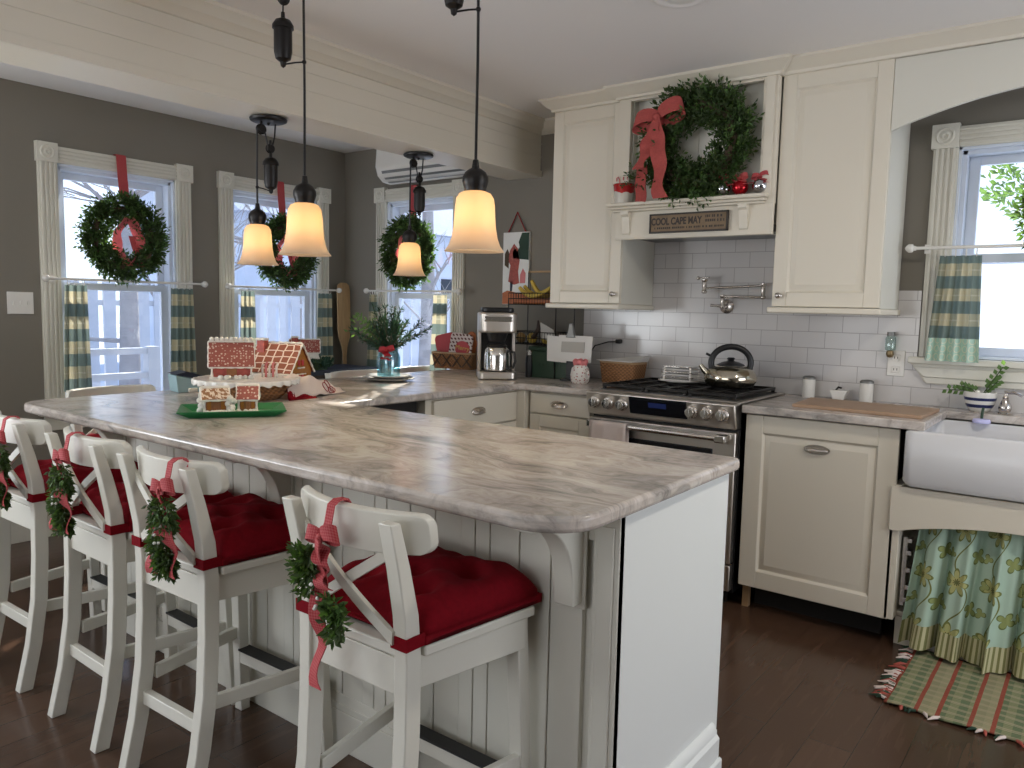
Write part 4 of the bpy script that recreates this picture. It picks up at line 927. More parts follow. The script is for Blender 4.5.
def make_cushion():
    t = T('seat_cushion', '-', 'cushion', (0, 0, .0), 'red tufted seat cushions')
    tuft = [(-.085, .15), (.085, .15), (-.09, .30), (.09, .30), (0, .225)]
    def prof(u, v, top):
        # rounded-square pad
        a, b = 2*u-1, 2*v-1; hw = .172+.040*v; x = a*hw; y = .082+.345*v
        e = max(0, 1-abs(a)**5)*max(0, 1-abs(b)**5); h = e**.35
        d = 0
        for tx, ty in tuft: d += math.exp(-((x-tx)**2+(y-ty)**2)/.0011)
        ridge = .010*math.cos(a*PI*1.5)*math.cos(b*PI*1.3)
        pil = .004*math.sin(x*63+y*31)*math.sin(y*57-x*22)
        z = .632+(.090*h+ridge*h*.7+pil*h-.036*d*h if top else .002+.022*(1-h))
        # edges bulge a little
        return (x*(1+.02*h), y, z if top else min(z, .652))
    g = G(); n = 44
    tp = [[g.pt(prof(i/n, j/n, True)) for i in range(n+1)] for j in range(n+1)]; bt = [[g.pt(prof(i/n, j/n, False)) for i in range(n+1)] for j in range(n+1)]
    for I, fl in ((tp, 0), (bt, 1)):
        for j in range(n):
            for i in range(n): q = [I[j][i], I[j][i+1], I[j+1][i+1], I[j+1][i]]; g.f.append(q[::-1] if fl else q)
    for i in range(n):
        g.f.append([bt[0][i], bt[0][i+1], tp[0][i+1], tp[0][i]]); g.f.append([bt[n][i+1], bt[n][i], tp[n][i], tp[n][i+1]])
        g.f.append([bt[i+1][0], bt[i][0], tp[i][0], tp[i+1][0]]); g.f.append([bt[i][n], bt[i+1][n], tp[i+1][n], tp[i][n]])
    O('pad', g, 'red_cloth', t, smooth=180)
    for s in (-1, 1):
        g = G(); x0, x1 = s*.1685, s*.1295; lo, hi = sorted((x0, x1)); y0, y1 = .0325, .0785; P_ = [(lo, y0), (hi, y0), (hi, y1), (lo, y1)]
        r1 = [[g.pt((x, y, z)) for x, y in P_] for z in (.633, .660)]; r2 = [[g.pt((x*1+(.003 if x > (lo+hi)/2 else -.003), y+(.003 if y > .05 else -.003), z)) for x, y in P_] for z in (.633, .660)]
        for j in range(4):
            k = (j+1) % 4; g.f += [[r2[0][j], r2[0][k], r2[1][k], r2[1][j]], [r1[0][k], r1[0][j], r1[1][j], r1[1][k]], [r2[1][j], r2[1][k], r1[1][k], r1[1][j]], [r1[0][j], r1[0][k], r2[0][k], r2[0][j]]]
        O('tie_band', g, 'red_cloth', t, bevel=.001)
    g = G().tube([(-.165, .082, .648), (-.06, .078, .640), (.05, .078, .640), (.165, .082, .648)], .0035, 6); O('tie_cord', g, 'red_cloth', t, smooth=60)
    return t
def make_swag(kind):
    t = T('greenery_swag', '-', 'swag', (0, 0, 0), 'boxwood swags tied to the bar stools')
    g = G(); g2 = G(); cx = 0.0
    if kind == 3:
        for k in range(90):
            a = random.uniform(0, 2*PI); sp = random.choice([(-.052, .80), (-.060, .77), (-.05, .735), (-.045, .78), (.040, .715), (.045, .69), (.04, .67)])
            sprigs(g if k % 4 else g2, (sp[0], -.022, sp[1]), (math.cos(a), -.35, math.sin(a)-.6), 6, .026, .022, .8)
    else:
        for k in range(170):
            q = random.random(); a = random.uniform(0, 2*PI); z = .83-.19*q
            sprigs(g if k % 4 else g2, (cx+.012*math.cos(a)+.012*math.sin(q*9), -.020+.010*math.sin(a), z), (math.cos(a)*.6, -.3+.3*math.sin(a), -1.0+.6*random.random()), 7, .034*(1.15-.55*q), .019, .7)
    O('foliage', g, 'leaf', t, keepn=True); O('young_foliage', g2, 'leaf_light', t, keepn=True)
    g = G()
    for k in range(4): g.ball((cx+random.uniform(-.01, .03), -.050+random.uniform(-.01, .01), .73+random.uniform(-.02, .03)), .004, 5)
    O('berries', g, 'berry', t, smooth=60, kind='stuff')
    g = G(); g.ribbon([(cx, .035, .865), (cx, .040, .905), (cx, .034, .913), (cx, .012, .914), (cx, -.002, .906), (cx, -.010, .87), (cx-.004, -.018, .845)], (1, 0, 0), .022); O('hanging_loop', g, 'gingham', t, smooth=60)
    bow(t, (cx-.004, -.022, .845), (1, 0, 0), (0, 0, 1), (0, -1, 0), .045, 'gingham', [(.060, .21, .4), (-.045, .22, 1.4)] if kind != 3 else [(-.005, .31, .6), (.012, .10, 1.4)], width=.036)
    return t
spots = [(-1.208, 'nearest of the four white bar stools along the long side, its back tied with greenery'), (-1.925, 'second nearest white bar stool along the long side, partly behind the nearest one'), (-2.392, 'third nearest white bar stool along the long side, below the left windows'), (-2.935, 'white bar stool cut off by the left edge of the photo')]
st0 = make_stool(); cu0 = make_cushion(); sw = [make_swag(1), make_swag(3)]
where = ['on the nearest bar stool', 'on the second nearest bar stool', 'on the third nearest bar stool', 'on the bar stool at the left edge']
for k, (x, lb) in enumerate(spots):
    rz = [0, R(1.5), R(-1), R(1)][k]; y = 1.008
    o = st0 if k == 0 else dup(st0); turn(o, (x, y, 0), rz); o['label'] = lb
    c_ = cu0 if k == 0 else dup(cu0); turn(c_, (x, y, 0), rz); c_['label'] = 'plump red tufted seat cushion '+where[k]
for k, (x, lb) in enumerate(spots):
    rz = [0, R(1.5), R(-1), R(1)][k]
    bxp = [-1.211, -1.820, -2.382, -2.845][k]
    if k == 0: s_ = sw[1]; turn(s_, (bxp, 1.0, 0), rz)
    elif k == 1: s_ = sw[0]; turn(s_, (bxp, 1.0, 0), rz)
    else: s_ = dup(sw[0], (bxp, 1.0, 0), (0, 0, rz))
    s_['label'] = ['split greenery sprigs with a long red gingham bow', 'boxwood swag with red bow', 'full boxwood swag with red bow', 'boxwood swag with red bow'][k]+' '+['tied to the nearest stool back', 'tied to the second nearest stool back', 'tied to the third nearest stool back', 'at the left edge of the photo'][k]
# stools on the dining side of the counter leg, backs toward the west wall
for y, lb in ((1.70, 'white bar stool seen only by its back top, below the leftmost window'), (3.14, 'white bar stool whose back shows right of the big gingerbread house'), (3.64, 'white bar stool whose back shows beyond the pine jar')):
    o = dup(st0, (-3.66, y, 0), (0, 0, -PI/2), lb)
    c_ = dup(cu0, (-3.66, y, 0), (0, 0, -PI/2), 'red tufted cushion on the '+lb.replace('white bar ', '').replace(' seen only by its back top,', ''))
st0['label'] = spots[0][1]; cu0['label'] = 'plump red tufted seat cushion '+where[0]

# ------------------------------------------------------------------ things on the peninsula
def face(x, y): return math.atan2(-x, y)
def M_(x, y, z, rz): return Matrix.Translation((x, y, z)) @ Matrix.Rotation(rz, 4, 'Z')
def loc(m): return lambda x, y, z: tuple(m @ Vector((x, y, z)))
# wooden bowl with a scalloped cake plate on top
bx_, by_ = -2.80, 1.87
t = T('wooden_bowl', 'brown ridged wooden bowl under the white scalloped plate', 'bowl', (bx_, by_, CT))
g = G().lathe([(.0002, 0), (.13, 0), (.14, .008), (.155, .02), (.168, .028), (.160, .034), (.175, .046), (.182, .052), (.174, .058), (.186, .07), (.19, .074), (.18, .074), (.165, .05), (.0002, .02)], (bx_, by_, CT), 40)
O('body', g, 'wicker', t, smooth=50)
t = T('cake_plate', 'white scalloped cake plate carrying the pink-roofed gingerbread house', 'plate', (bx_, by_, .987))
g = G(); rows = []
for r, z in ((.0002, .006), (.19, .006), (.205, .008), (.208, .002), (.205, -.012), (.198, -.012), (.198, 0), (.0002, 0)):
    rows.append([g.pt((bx_+(r+(.005*math.sin(a*26) if r > .2 else 0))*math.cos(a), by_+(r+(.005*math.sin(a*26) if r > .2 else 0))*math.sin(a), .987+z-(.004*math.sin(a*26) if z < -.01 else 0))) for a in [2*PI*k/156 for k in range(156)]])
for A, B in zip(rows, rows[1:]):
    for j in range(156): g.f.append([A[j], A[(j+1) % 156], B[(j+1) % 156], B[j]])
O('dish', g, 'ceramic', t, smooth=50)
def icing_line(g, pts, r, wob=.3, step=.012):
    out = []
    for a, b in zip(pts, pts[1:]):
        a, b = Vector(a), Vector(b); n = max(1, int((b-a).length/step))
        out += [a+(b-a)*k/n for k in range(n)]
    out.append(Vector(pts[-1]))
    return g.tube(out, [r*(1+wob*math.sin(k*2.1)) for k in range(len(out))], 6)
def house(name, label, x, y, z, rz, w_, d_, hw, hr, wallm, roofm, chimney=False, over=.012, door=True, blobs=0, gable_windows=False, candy=False):
    """ridge runs along local x; w_ long side, d_ gable side"""
    m = M_(x, y, z, rz); f = loc(m); t = T(name, label, 'gingerbread house', (x, y, z), 'gingerbread houses')
    g = G(f); g.prism([(-d_/2, 0), (d_/2, 0), (d_/2, hw), (0, hw+hr), (-d_/2, hw)], lambda p, q, tt: (tt, p, q), -w_/2, w_/2); O('walls', g, wallm, t)
    L = math.hypot(d_/2, hr); k_ = (L+over*1.4)/L
    for s in (-1, 1):
        g = G(f); X0, X1 = -w_/2-over, w_/2+over; ey, ez = s*d_/2*k_, hw+hr-hr*k_
        a = [(X0, ey, ez), (X1, ey, ez), (X1, 0, hw+hr), (X0, 0, hw+hr)]; n = Vector((0, s*hr, d_/2)).normalized()*.007
        i = [g.pt(p) for p in a]+[g.pt(Vector(p)+n) for p in a]; W = X1-X0; LL = L*k_
        g.f.append([i[4], i[5], i[6], i[7]]); g.uv[0] = [(0, 0), (W, 0), (W, LL), (0, LL)]
        for q in ((0, 1, 2, 3), (0, 1, 5, 4), (1, 2, 6, 5), (2, 3, 7, 6), (3, 0, 4, 7)): g.f.append([i[c] for c in q]); g.uv[len(g.f)-1] = [(0, 0)]*4
        rf = O('roof', g, roofm, t)
    g = G(f); r = .0045
    for X in (-w_/2-over, w_/2+over):
        icing_line(g, [(X, -d_/2*k_, hw+hr-hr*k_), (X, 0, hw+hr+.006), (X, d_/2*k_, hw+hr-hr*k_)], r)
    icing_line(g, [(-w_/2-over, 0, hw+hr+.008), (w_/2+over, 0, hw+hr+.008)], r*1.1, .5)
    icing_line(g, [(-w_/2-over, -d_/2*k_, hw+hr-hr*k_), (w_/2+over, -d_/2*k_, hw+hr-hr*k_)], r)
    for X in (-w_/2, w_/2): icing_line(g, [(X, -d_/2, 0), (X, -d_/2, hw)], r)
    icing_line(g, [(-w_/2-.01, -d_/2-.004, .003), (w_/2+.01, -d_/2-.004, .003)], r*1.3)
    for k in range(blobs): g.ball((random.uniform(-w_/2, w_/2), -d_/2-.012+random.uniform(-.008, .004), .006), .010, 5)
    O('icing', g, 'icing', t, smooth=60, kind='stuff')
    if candy:
        g = G(f)
        for k in range(9): g.ball((-w_/2+w_*k/8, 0, hw+hr+.018), .009, 6)
        O('ridge_candies', g, 'icing', t, smooth=60, kind='stuff')
    if door:
        g = G(f); g.box(-w_*.13, w_*.13, -d_/2-.004, -d_/2, 0, hw*.75); O('door', g, 'ginger', t, bevel=.002)
        for s in (-1, 1):
            cx = s*w_*.30; g = G(f); g.box(cx-w_*.09, cx+w_*.09, -d_/2-.003, -d_/2, hw*.3, hw*.8); O('window', g, 'ginger_red' if candy else 'amber', t)
    if gable_windows:
        g = G(f); X = w_/2
        for (py, pz, a, b) in ((0, hw*.55, .028, .022), (0, hw+hr*.32, .030, .020)):
            for dy in (-.5, .5): w_g = G(f).box(X, X+.003, py+dy*a-.009, py+dy*a+.009, pz-b/2-.006, pz+b/2); O('window', w_g, 'candy_red', t)
        g = G(f)
        icing_line(g, [(X+.003, -.04, hw*.75), (X+.003, .04, hw*.75)], .003); icing_line(g, [(X+.003, -.028, hw*1.15), (X+.003, .028, hw*1.15)], .003); O('icing_scallop', g, 'icing', t, smooth=60)
    if chimney:
        g = G(f); g.box(-w_/2+.005, -w_/2+.045, -d_*.22, -d_*.22+.035, hw+hr*.3, hw+hr+.020); c = O('chimney', g, 'ginger_red', t, bevel=.002)
        g = G(f); icing_line(g, [(-w_/2+.005, -d_*.22, hw+hr+.022), (-w_/2+.045, -d_*.22, hw+hr+.022), (-w_/2+.045, -d_*.22+.035, hw+hr+.022), (-w_/2+.005, -d_*.22+.035, hw+hr+.022), (-w_/2+.005, -d_*.22, hw+hr+.022)], .006); O('icing', g, 'icing', c, smooth=60)
    return t
house('gingerbread_house', 'gingerbread house with a pink-red dotted roof and candy ridge on the scalloped plate', -2.86, 1.84, .994, face(-2.86, 1.84), .150, .11, .060, .080, 'ginger_red', 'roof_dots', blobs=12, candy=True)
t = T('candy_fence', 'short fence of pink and white candy sticks beside the dotted-roof house', 'candy', (-2.79, 1.97, .994))
for k in range(5):
    m_ = loc(M_(-2.78, 1.965, .994, face(-2.78, 1.965))); g = G(m_).tube([(-.028+k*.014, 0, 0), (-.028+k*.014, 0, .045+.008*(k % 2)), (-.022+k*.014, 0, .055+.008*(k % 2))], .0045, 6); O('candy_stick', g, 'ball_pink' if k % 2 else 'icing', t, smooth=60)
house('gingerbread_house', 'larger gingerbread house with honeycomb icing roof, chimney and amber windows', -3.15, 2.29, CT, face(-3.1, 2.3)-R(34), .220, .18, .075, .120, 'amber', 'roof_hex', chimney=True, door=False, gable_windows=True, blobs=8)
# draped printed cloth with a red lining beside the bowl
t = T('tea_towel', 'white printed tea towel draped beside the bowl, red lining showing', 'towel', (-2.86, 2.13, CT))
def dr_(u, v):
    a = Vector((-2.735, 2.00, 1.004)); b = Vector((-2.77, 2.33, .925)); p = a+(b-a)*u
    nd = Vector((.84, -.40, 0)).normalized(); s = v*2-1; w_ = .125-.03*abs(u-.4)
    z = p.z+.020*math.sin(u*PI)-(.05+.03*(1-u))*abs(s)**1.7+.006*math.sin(u*21+v*9); z = max(z, CT+.004+.003*math.sin(v*30+u*9)**2)
    return (p.x+nd.x*s*w_, p.y+nd.y*s*w_, z)
g = G().grid(dr_, 30, 22); o = O('cloth', g, 'cloth_white', t, smooth=180); md = o.modifiers.new('s', 'SOLIDIFY'); md.thickness = .002
g = G().grid(lambda u, v: (lambda q: (q[0]+.010, q[1]-.008, max(CT+.002, q[2]-.012)))(dr_(u*.45, .80+.28*v)), 10, 8); o = O('red_lining', g, 'red_cloth', t, smooth=180); md = o.modifiers.new('s', 'SOLIDIFY'); md.thickness = .002
g = G()
for (uu, vv) in ((.72, .70), (.80, .78), (.76, .86), (.66, .82)):
    g.tube([Vector(dr_(uu+.05*math.cos(a), vv+.09*math.sin(a)))+Vector((0, 0, .003)) for a in [2*PI*k/10 for k in range(10)]], .0018, 4, True)
O('printed_motif', g, 'red_ribbon', t)
# green tray with two small houses
tx, ty = -2.43, 1.565; rz = face(tx, ty); f = loc(M_(tx, ty, CT, rz))
t = T('serving_tray', 'flared dark green tray holding two tiny gingerbread houses', 'tray', (tx, ty, CT))
g = G(f); A = [(-.135, -.085, .002), (.135, -.085, .002), (.135, .085, .002), (-.135, .085, .002)]; B = [(-.175, -.115, .024), (.175, -.115, .024), (.175, .115, .024), (-.175, .115, .024)]
ia = [g.pt(p) for p in A]; ib = [g.pt(p) for p in B]; g.f.append(ia)
for k in range(4): g.f.append([ia[k], ia[(k+1) % 4], ib[(k+1) % 4], ib[k]])
o = O('pan', g, 'green_tray', t); md = o.modifiers.new('s', 'SOLIDIFY'); md.thickness = .003; md.offset = 1
p = f(-.058, -.01, .006); house('gingerbread_house', 'tiny gingerbread cottage piled with white icing, left on the green tray', p[0], p[1], CT+.006, rz+R(8), .075, .060, .056, .026, 'ginger', 'roof_snow', over=.008, blobs=14)
t2 = None
p = f(.052, .0, .006); house('gingerbread_house', 'tiny gingerbread cottage with dotted roof, right on the green tray', p[0], p[1], CT+.006, rz-R(6), .060, .050, .052, .036, 'ginger', 'roof_dots', over=.006, blobs=6)
g = G()
for k in range(34): q = f(-.058+random.choice([-.046, -.042, .046, .052, .058])+random.uniform(-.006, .006), -.045+random.uniform(-.01, .03), .012+random.uniform(0, .05)); g.ball(q, .010, 5)
tag(O('icing_trees', g, 'icing', smooth=60), 'heaps of white icing beside the left tiny cottage on the green tray', 'icing'); bpy.data.objects['icing_trees']['kind'] = 'stuff'
# blue-grey box behind
m_ = loc(M_(-3.17, 1.87, CT, face(-3.2, 1.87)+R(20)))
t = T('storage_box', 'blue-grey box with a sloping dark-lined lid at the far counter edge', 'box', (-3.17, 1.87, CT))
O('body', G(m_).hexa([(-.10, -.05, 0), (.08, -.05, 0), (.08, .05, 0), (-.10, .05, 0), (-.11, -.05, .075), (.085, -.05, .030), (.085, .05, .030), (-.11, .05, .075)]), 'teal', t, bevel=.003)
O('lid', G(m_).hexa([(-.112, -.052, .078), (.087, -.052, .033), (.087, .052, .033), (-.112, .052, .078), (-.06, -.052, .090), (.090, -.052, .042), (.090, .052, .042), (-.06, .052, .090)]), 'navy', t, bevel=.001)
O('foot', G(m_).box(-.06, -.02, -.06, -.03, 0, .018), 'ceramic', t, bevel=.004)
# small potted plant beyond
t = T('potted_plant', 'small green plant in a terracotta pot behind the pink-roofed house', 'plant', (-3.19, 2.08, CT))
O('pot', G().lathe([(.0002, 0), (.038, 0), (.048, .06), (.052, .06), (.052, .075), (.044, .075), (.042, .06), (.0002, .06)], (-3.19, 2.08, CT), 20), 'fruit_orange', t, smooth=40)
g = G()
for k in range(40): a = random.uniform(0, 2*PI); sprigs(g, (-3.19, 2.08, CT+.07), (math.cos(a), math.sin(a), random.uniform(.4, 2)), 5, .06, .026)
O('foliage', g, 'leaf', t, keepn=True)
# pine jar on two plates
px, py = -2.975, 2.83
for k, (z, r, lb) in enumerate(((CT, .135, 'lower green-rimmed plate under the pine jar'), (CT+.014, .118, 'upper pale plate directly under the pine jar'))):
    t = tag(O('plate', G().lathe([(.0002, 0), (r*.6, 0), (r*.65, .003), (r, .014), (r, .017), (r*.62, .007), (.0002, .006)], (px, py, z), 40), 'ceramic' if k else 'paper_print', smooth=40), lb, 'plate')
jz = CT+.021
t = T('mason_jar', 'blue glass mason jar of pine sprigs with a red bow, on stacked plates', 'vase', (px, py, jz))
O('glass', G().lathe([(.0002, 0), (.056, 0), (.060, .008), (.060, .100), (.054, .120), (.047, .128), (.047, .148), (.044, .148), (.044, .128), (.051, .117), (.056, .098), (.056, .010), (.0002, .004)], (px, py, jz), 32), 'jar_glass', t, smooth=50)
g = G(); g2 = G(); g3 = G()
for k in range(34):
    a = random.uniform(0, 2*PI); el = random.uniform(.35, 1.5); d = Vector((math.cos(a)*math.cos(el), math.sin(a)*math.cos(el), math.sin(el))); L = random.uniform(.13, .26)
    b = Vector((px, py, jz+.13)); g3.tube([b-Vector((0, 0, .1)), b, b+d*L], .002, 5)
    for j in range(80):
        q = random.random(); rnd = Vector((random.uniform(-1, 1), random.uniform(-1, 1), random.uniform(-1, 1))); g.leaf(b+d*L*q, d*.8+rnd*.8, .032, .14)
for k in range(22):
    a = random.uniform(2.2, 4.6); sprigs(g2, (px, py, jz+.14), (math.cos(a), math.sin(a)*.6, random.uniform(.3, 1.1)), 9, .23, .030, .9)
O('pine_needles', g, 'pine', t, keepn=True); O('leafy_sprigs', g2, 'leaf_light', t, keepn=True); O('stems', g3, 'twig', t)
bow(t, (px+.03, py-.045, jz+.145), (.78, .62, 0), (0, 0, 1), (.62, -.78, 0), .038, 'red', [(-.012, .05, .3), (.014, .055, 1.2)], width=.022)
O('ornament', G().ball((px+.035, py-.03, jz+.20), .017, 10), 'ceramic', t, smooth=60)
# sideboard along the west wall
t = T('sideboard', 'low dark-topped sideboard below the windows of the dining side', 'sideboard', (-4.2, 3.3, 0))
O('body', G().box(-4.38, -4.06, 2.85, 3.72, .08, .84), 'wood_dark', t, bevel=.004); O('top', G().box(-4.40, -4.04, 2.82, 3.74, .84, .872), 'navy', t, bevel=.003)
for y_ in (2.87, 3.66):
    for x_ in (-4.37, -4.11): O('leg', G().box(x_, x_+.04, y_, y_+.04, 0, .08), 'wood_dark', t)
house('gingerbread_house', 'pale iced gingerbread house with a chimney on the sideboard, beyond the honeycomb-roofed one', -4.20, 3.24, .945, face(-4.2, 3.24), .17, .12, .05, .065, 'icing', 'roof_dots', chimney=True, door=False, blobs=4)
t = T('greenery_bed', 'mound of dark greenery under the pale gingerbread house on the sideboard', 'greenery', (-4.2, 3.24, .872))
O('moss_mound', G().lathe([(.0002, 0), (.15, 0), (.14, .05), (.10, .0725), (.0002, .0725)], (-4.20, 3.24, .872), 24), 'leaf', t, smooth=50)
g = G()
for k in range(90):
    a = random.uniform(0, 2*PI); r = random.uniform(.10, .17); sprigs(g, (-4.2+r*math.cos(a), 3.24+r*math.sin(a), .88), (math.cos(a)*.4, math.sin(a)*.4, 1), 5, .05, .03)
O('foliage', g, 'pine', t, keepn=True)
# paddle board leaning in the corner
t = T('wooden_peel', 'tall wooden paddle board leaning in the corner between the two window walls', 'paddle board', (-4.47, 3.79, 0))
sh = [(-.018, 0), (.018, 0), (.018, .93), (.028, .99), (.055, 1.06), (.066, 1.13), (.066, 1.40), (.058, 1.44), (.030, 1.457), (-.030, 1.457), (-.058, 1.44), (-.066, 1.40), (-.066, 1.13), (-.055, 1.06), (-.028, .99), (-.018, .93)]
g = G(lambda x, y, z: (-4.42-.045*z/1.457+y, 3.79+x*.9-y*.3-.0, z)); g.prism(sh, lambda p, q, tt: (p, tt, q), -.008, .008); O('board', g, 'paddle_wood', t, bevel=.003)

# ------------------------------------------------------------------ coffee corner
cx, cy = -2.715, 3.40; rz = face(cx, cy)+R(4); f = loc(M_(cx, cy, CT, rz))
t = T('coffee_maker', 'stainless drip coffee maker with a thermal carafe', 'coffee maker', (cx, cy, CT))
O('base', G(f).prism(rect(-.105, .105, -.135, .12, .03), lambda p, q, tt: (p, q, tt), .004, .042), 'steel', t, bevel=.004)
O('warming_plate', G(f).lathe([(.0002, .0), (.06, 0), (.062, .004), (.0002, .005)], (0, -.055, .042), 24), 'black', t)
O('back_column', G(f).box(-.100, .100, .03, .118, .042, .30), 'black', t, bevel=.006)
g = G(f); g.box(-.103, -.085, -.02, .11, .042, .27); g.box(.085, .103, -.02, .11, .042, .27); O('side_trim', g, 'steel', t, bevel=.004)
O('brew_head', G(f).prism(rect(-.105, .105, -.125, .12, .045), lambda p, q, tt: (p, q, tt), .255, .365), 'steel', t, bevel=.010, seg=3)
O('filter_basket', G(f).lathe([(.0002, 0), (.045, 0), (.062, .05), (.0002, .05)], (0, -.045, .207), 24), 'black', t, smooth=40)
O('lid', G(f).prism(rect(-.088, .088, -.095, .11, .03), lambda p, q, tt: (p, q, tt), .365, .392), 'black', t, bevel=.006)
O('control_band', G(f).box(-.075, .075, -.129, -.12, .315, .345), 'steel_bright', t, bevel=.003)
t = T('carafe', 'brushed steel thermal carafe standing in the coffee maker', 'carafe', f(0, -.055, .048))
O('body', G(f).lathe([(.0002, 0), (.064, 0), (.070, .006), (.070, .08), (.064, .115), (.054, .126), (.0002, .128)], (0, -.055, .048), 32), 'steel_bright', t, smooth=40)
O('lid', G(f).lathe([(.054, 0), (.056, .008), (.046, .020), (.0002, .023)], (0, -.055, .174), 24), 'black', t, smooth=40)
O('handle', G(f).tube([(.055, -.085, .155), (.092, -.10, .15), (.098, -.10, .10), (.086, -.095, .065), (.062, -.08, .065)], .008, 8), 'black', t, smooth=60)
t = T('thermos_bottle', 'slim black bottle with a silver cap between coffee maker and green tin', 'bottle', (-2.63, 3.60, CT))
O('body', G().lathe([(.0002, 0), (.022, 0), (.023, .01), (.023, .11), (.018, .125), (.0002, .13)], (-2.63, 3.60, CT), 20), 'black', t, smooth=40); O('cap', G().lathe([(.0002, 0), (.019, 0), (.020, .02), (.012, .030), (.0002, .031)], (-2.63, 3.60, CT+.126), 20), 'steel_bright', t, smooth=40)
# basket of pot holders
bx, by = -3.30, 3.735; rz = R(14); f = loc(M_(bx, by, CT, rz))
def basket(t, f, w_, d_, h, taper=.88, m='wicker'):
    g = G(f)
    def rg(s, z, e=0): return [g.pt((x*s, y*s, z)) for x, y in rect(-w_/2+e, w_/2-e, -d_/2+e, d_/2-e, .025, 4)]
    rows = [rg(taper, 0), rg(taper+(1-taper)*.5, h*.5), rg(1, h), rg(1, h, .008), rg(taper+(1-taper)*.5, h*.5, .008), rg(taper, .008, .008)]
    for A, B in zip(rows, rows[1:]):
        for j in range(len(A)): g.f.append([A[j], A[(j+1) % len(A)], B[(j+1) % len(B)], B[j]])
    g.f.append(rows[0][::-1]); g.f.append(rows[-1]); O('weave', g, m, t, smooth=50)
    g = G(f); g.tube([(x, y, h) for x, y in rect(-w_/2+.003, w_/2-.003, -d_/2+.003, d_/2-.003, .025, 4)], .006, 6, True); O('rim', g, 'wood', t, smooth=60)
t = T('basket', 'low woven basket of pot holders in front of the far window', 'basket', (bx, by, CT)); basket(t, f, .30, .17, .10)
g = G(f)
for k in range(4): x_ = -.13+k*.07; g.tube([(x_, -.083, .015), (x_+.06, -.090, .09)], .004, 5); g.tube([(x_+.06, -.083, .015), (x_, -.090, .09)], .004, 5)
O('lattice', g, 'wood_dark', t)
def potholder(label, x, y, z, tilt, m, shape, w_=.15, h=.16):
    f2 = lambda a, b, c: f(x+a*math.cos(tilt)-c*math.sin(tilt), y+b, z+a*math.sin(tilt)+c*math.cos(tilt))
    t = T('pot_holder', label, 'pot holder', f(x, y, z), 'pot holders in the basket'); o = O('pad', G(f2).prism(shape(w_, h), lambda p, q, tt: (p, tt, q), -.006, .006), m, t, bevel=.004); return t, f2
sq = lambda w_, h: rect(-w_/2, w_/2, 0, h, .03, 4)
potholder('red square pot holder leaning left in the basket', -.075, .035, .05, R(14), 'red', sq, .15, .17)
t, f2 = potholder('polka dot pot holder with a red circle reading Merry', .012, .0, .045, R(-8), 'polka', sq, .16, .18)
cc = O('circle_patch', G(f2).prism([(.015+.052*math.cos(a), .085+.048*math.sin(a)) for a in [2*PI*k/24 for k in range(24)]], lambda p, q, tt: (p, tt, q), -.0075, -.0055), 'red', t)
c0 = Vector(f2(.015, -.0082, .088)); xd = Vector(f2(1, 0, 0))-Vector(f2(0, 0, 0)); zd = Vector(f2(0, 0, 1))-Vector(f2(0, 0, 0)); text('Merry', .040, 'banana', cc, c0, xd, zd, depth=.001)
potholder('gingerbread man shaped pot holder, tallest in the basket', .075, .035, .05, R(-3), 'fruit_orange', lambda w_, h: [(-.03, 0), (.03, 0), (.035, .09), (.055, .12), (.03, .135), (.03, .165), (.012, .185), (-.012, .185), (-.03, .165), (-.03, .135), (-.055, .12), (-.035, .09)])
# green tin
bx, by = -2.50, 3.70; rz = R(8); f = loc(M_(bx, by, CT, rz))
t = T('bread_tin', 'dark green enamel bread tin with raised lettering below the wire fruit stand', 'tin', (bx, by, CT))
O('body', G(f).prism(rect(-.155, .155, -.085, .085, .03), lambda p, q, tt: (p, q, tt), 0, .150), 'green_tin', t, bevel=.003)
O('lid', G(f).prism(rect(-.160, .160, -.090, .090, .032), lambda p, q, tt: (p, q, tt), .150, .176), 'green_tin', t, bevel=.006)
g = G(f)
for k in range(7): x_ = -.085+k*.022; g.box(x_, x_+.012, -.0870, -.085, .065, .068+.017); g.box(x_+.003, x_+.009, -.0875, -.0865, .070, .080)
O('raised_lettering', g, 'green_tin', t, kind='stuff')
# wire fruit stand
x0, x1, y0, y1 = -2.80, -2.46, 3.61, 3.80
t = T('fruit_stand', 'two-tier black wire fruit stand behind the coffee maker', 'fruit stand', ((x0+x1)/2, (y0+y1)/2, CT))
for x_ in (x0+.003, x1-.003):
    for y_ in (y0, y1): O('post', G().tube([(x_, y_, CT), (x_, y_, 1.36 if y_ == y0 else 1.52)], .003, 6), 'black_metal', t)
for zt, h, nm in ((1.098, .07, 'lower_basket'), (1.325, .065, 'upper_basket')):
    g = G()
    for z_ in (zt, zt+h*.5, zt+h): g.tube([(x0, y0, z_), (x1, y0, z_), (x1, y1, z_), (x0, y1, z_)], .0028, 5, True)
    for k in range(19):
        x_ = x0+(x1-x0)*k/18; g.tube([(x_, y0, zt+h), (x_, y0, zt), (x_, y1, zt), (x_, y1, zt+h)], .0015, 4)
    for k in range(9):
        y_ = y0+(y1-y0)*k/8; g.tube([(x0, y_, zt+h), (x0, y_, zt), (x1, y_, zt), (x1, y_, zt+h)], .0015, 4)
    O(nm, g, 'black_metal', t)
O('top_bar', G().tube([(x0+.003, y1, 1.52), (x1-.003, y1, 1.52)], .006, 6), 'wood', t, smooth=60)
t = tag(O('fruit_tray', G().box(x0+.02, x1-.02, y0+.015, y1-.015, 1.328, 1.362), 'fruit_orange', bevel=.010), 'orange-brown tray under the bananas on the top tier of the wire stand', 'tray')
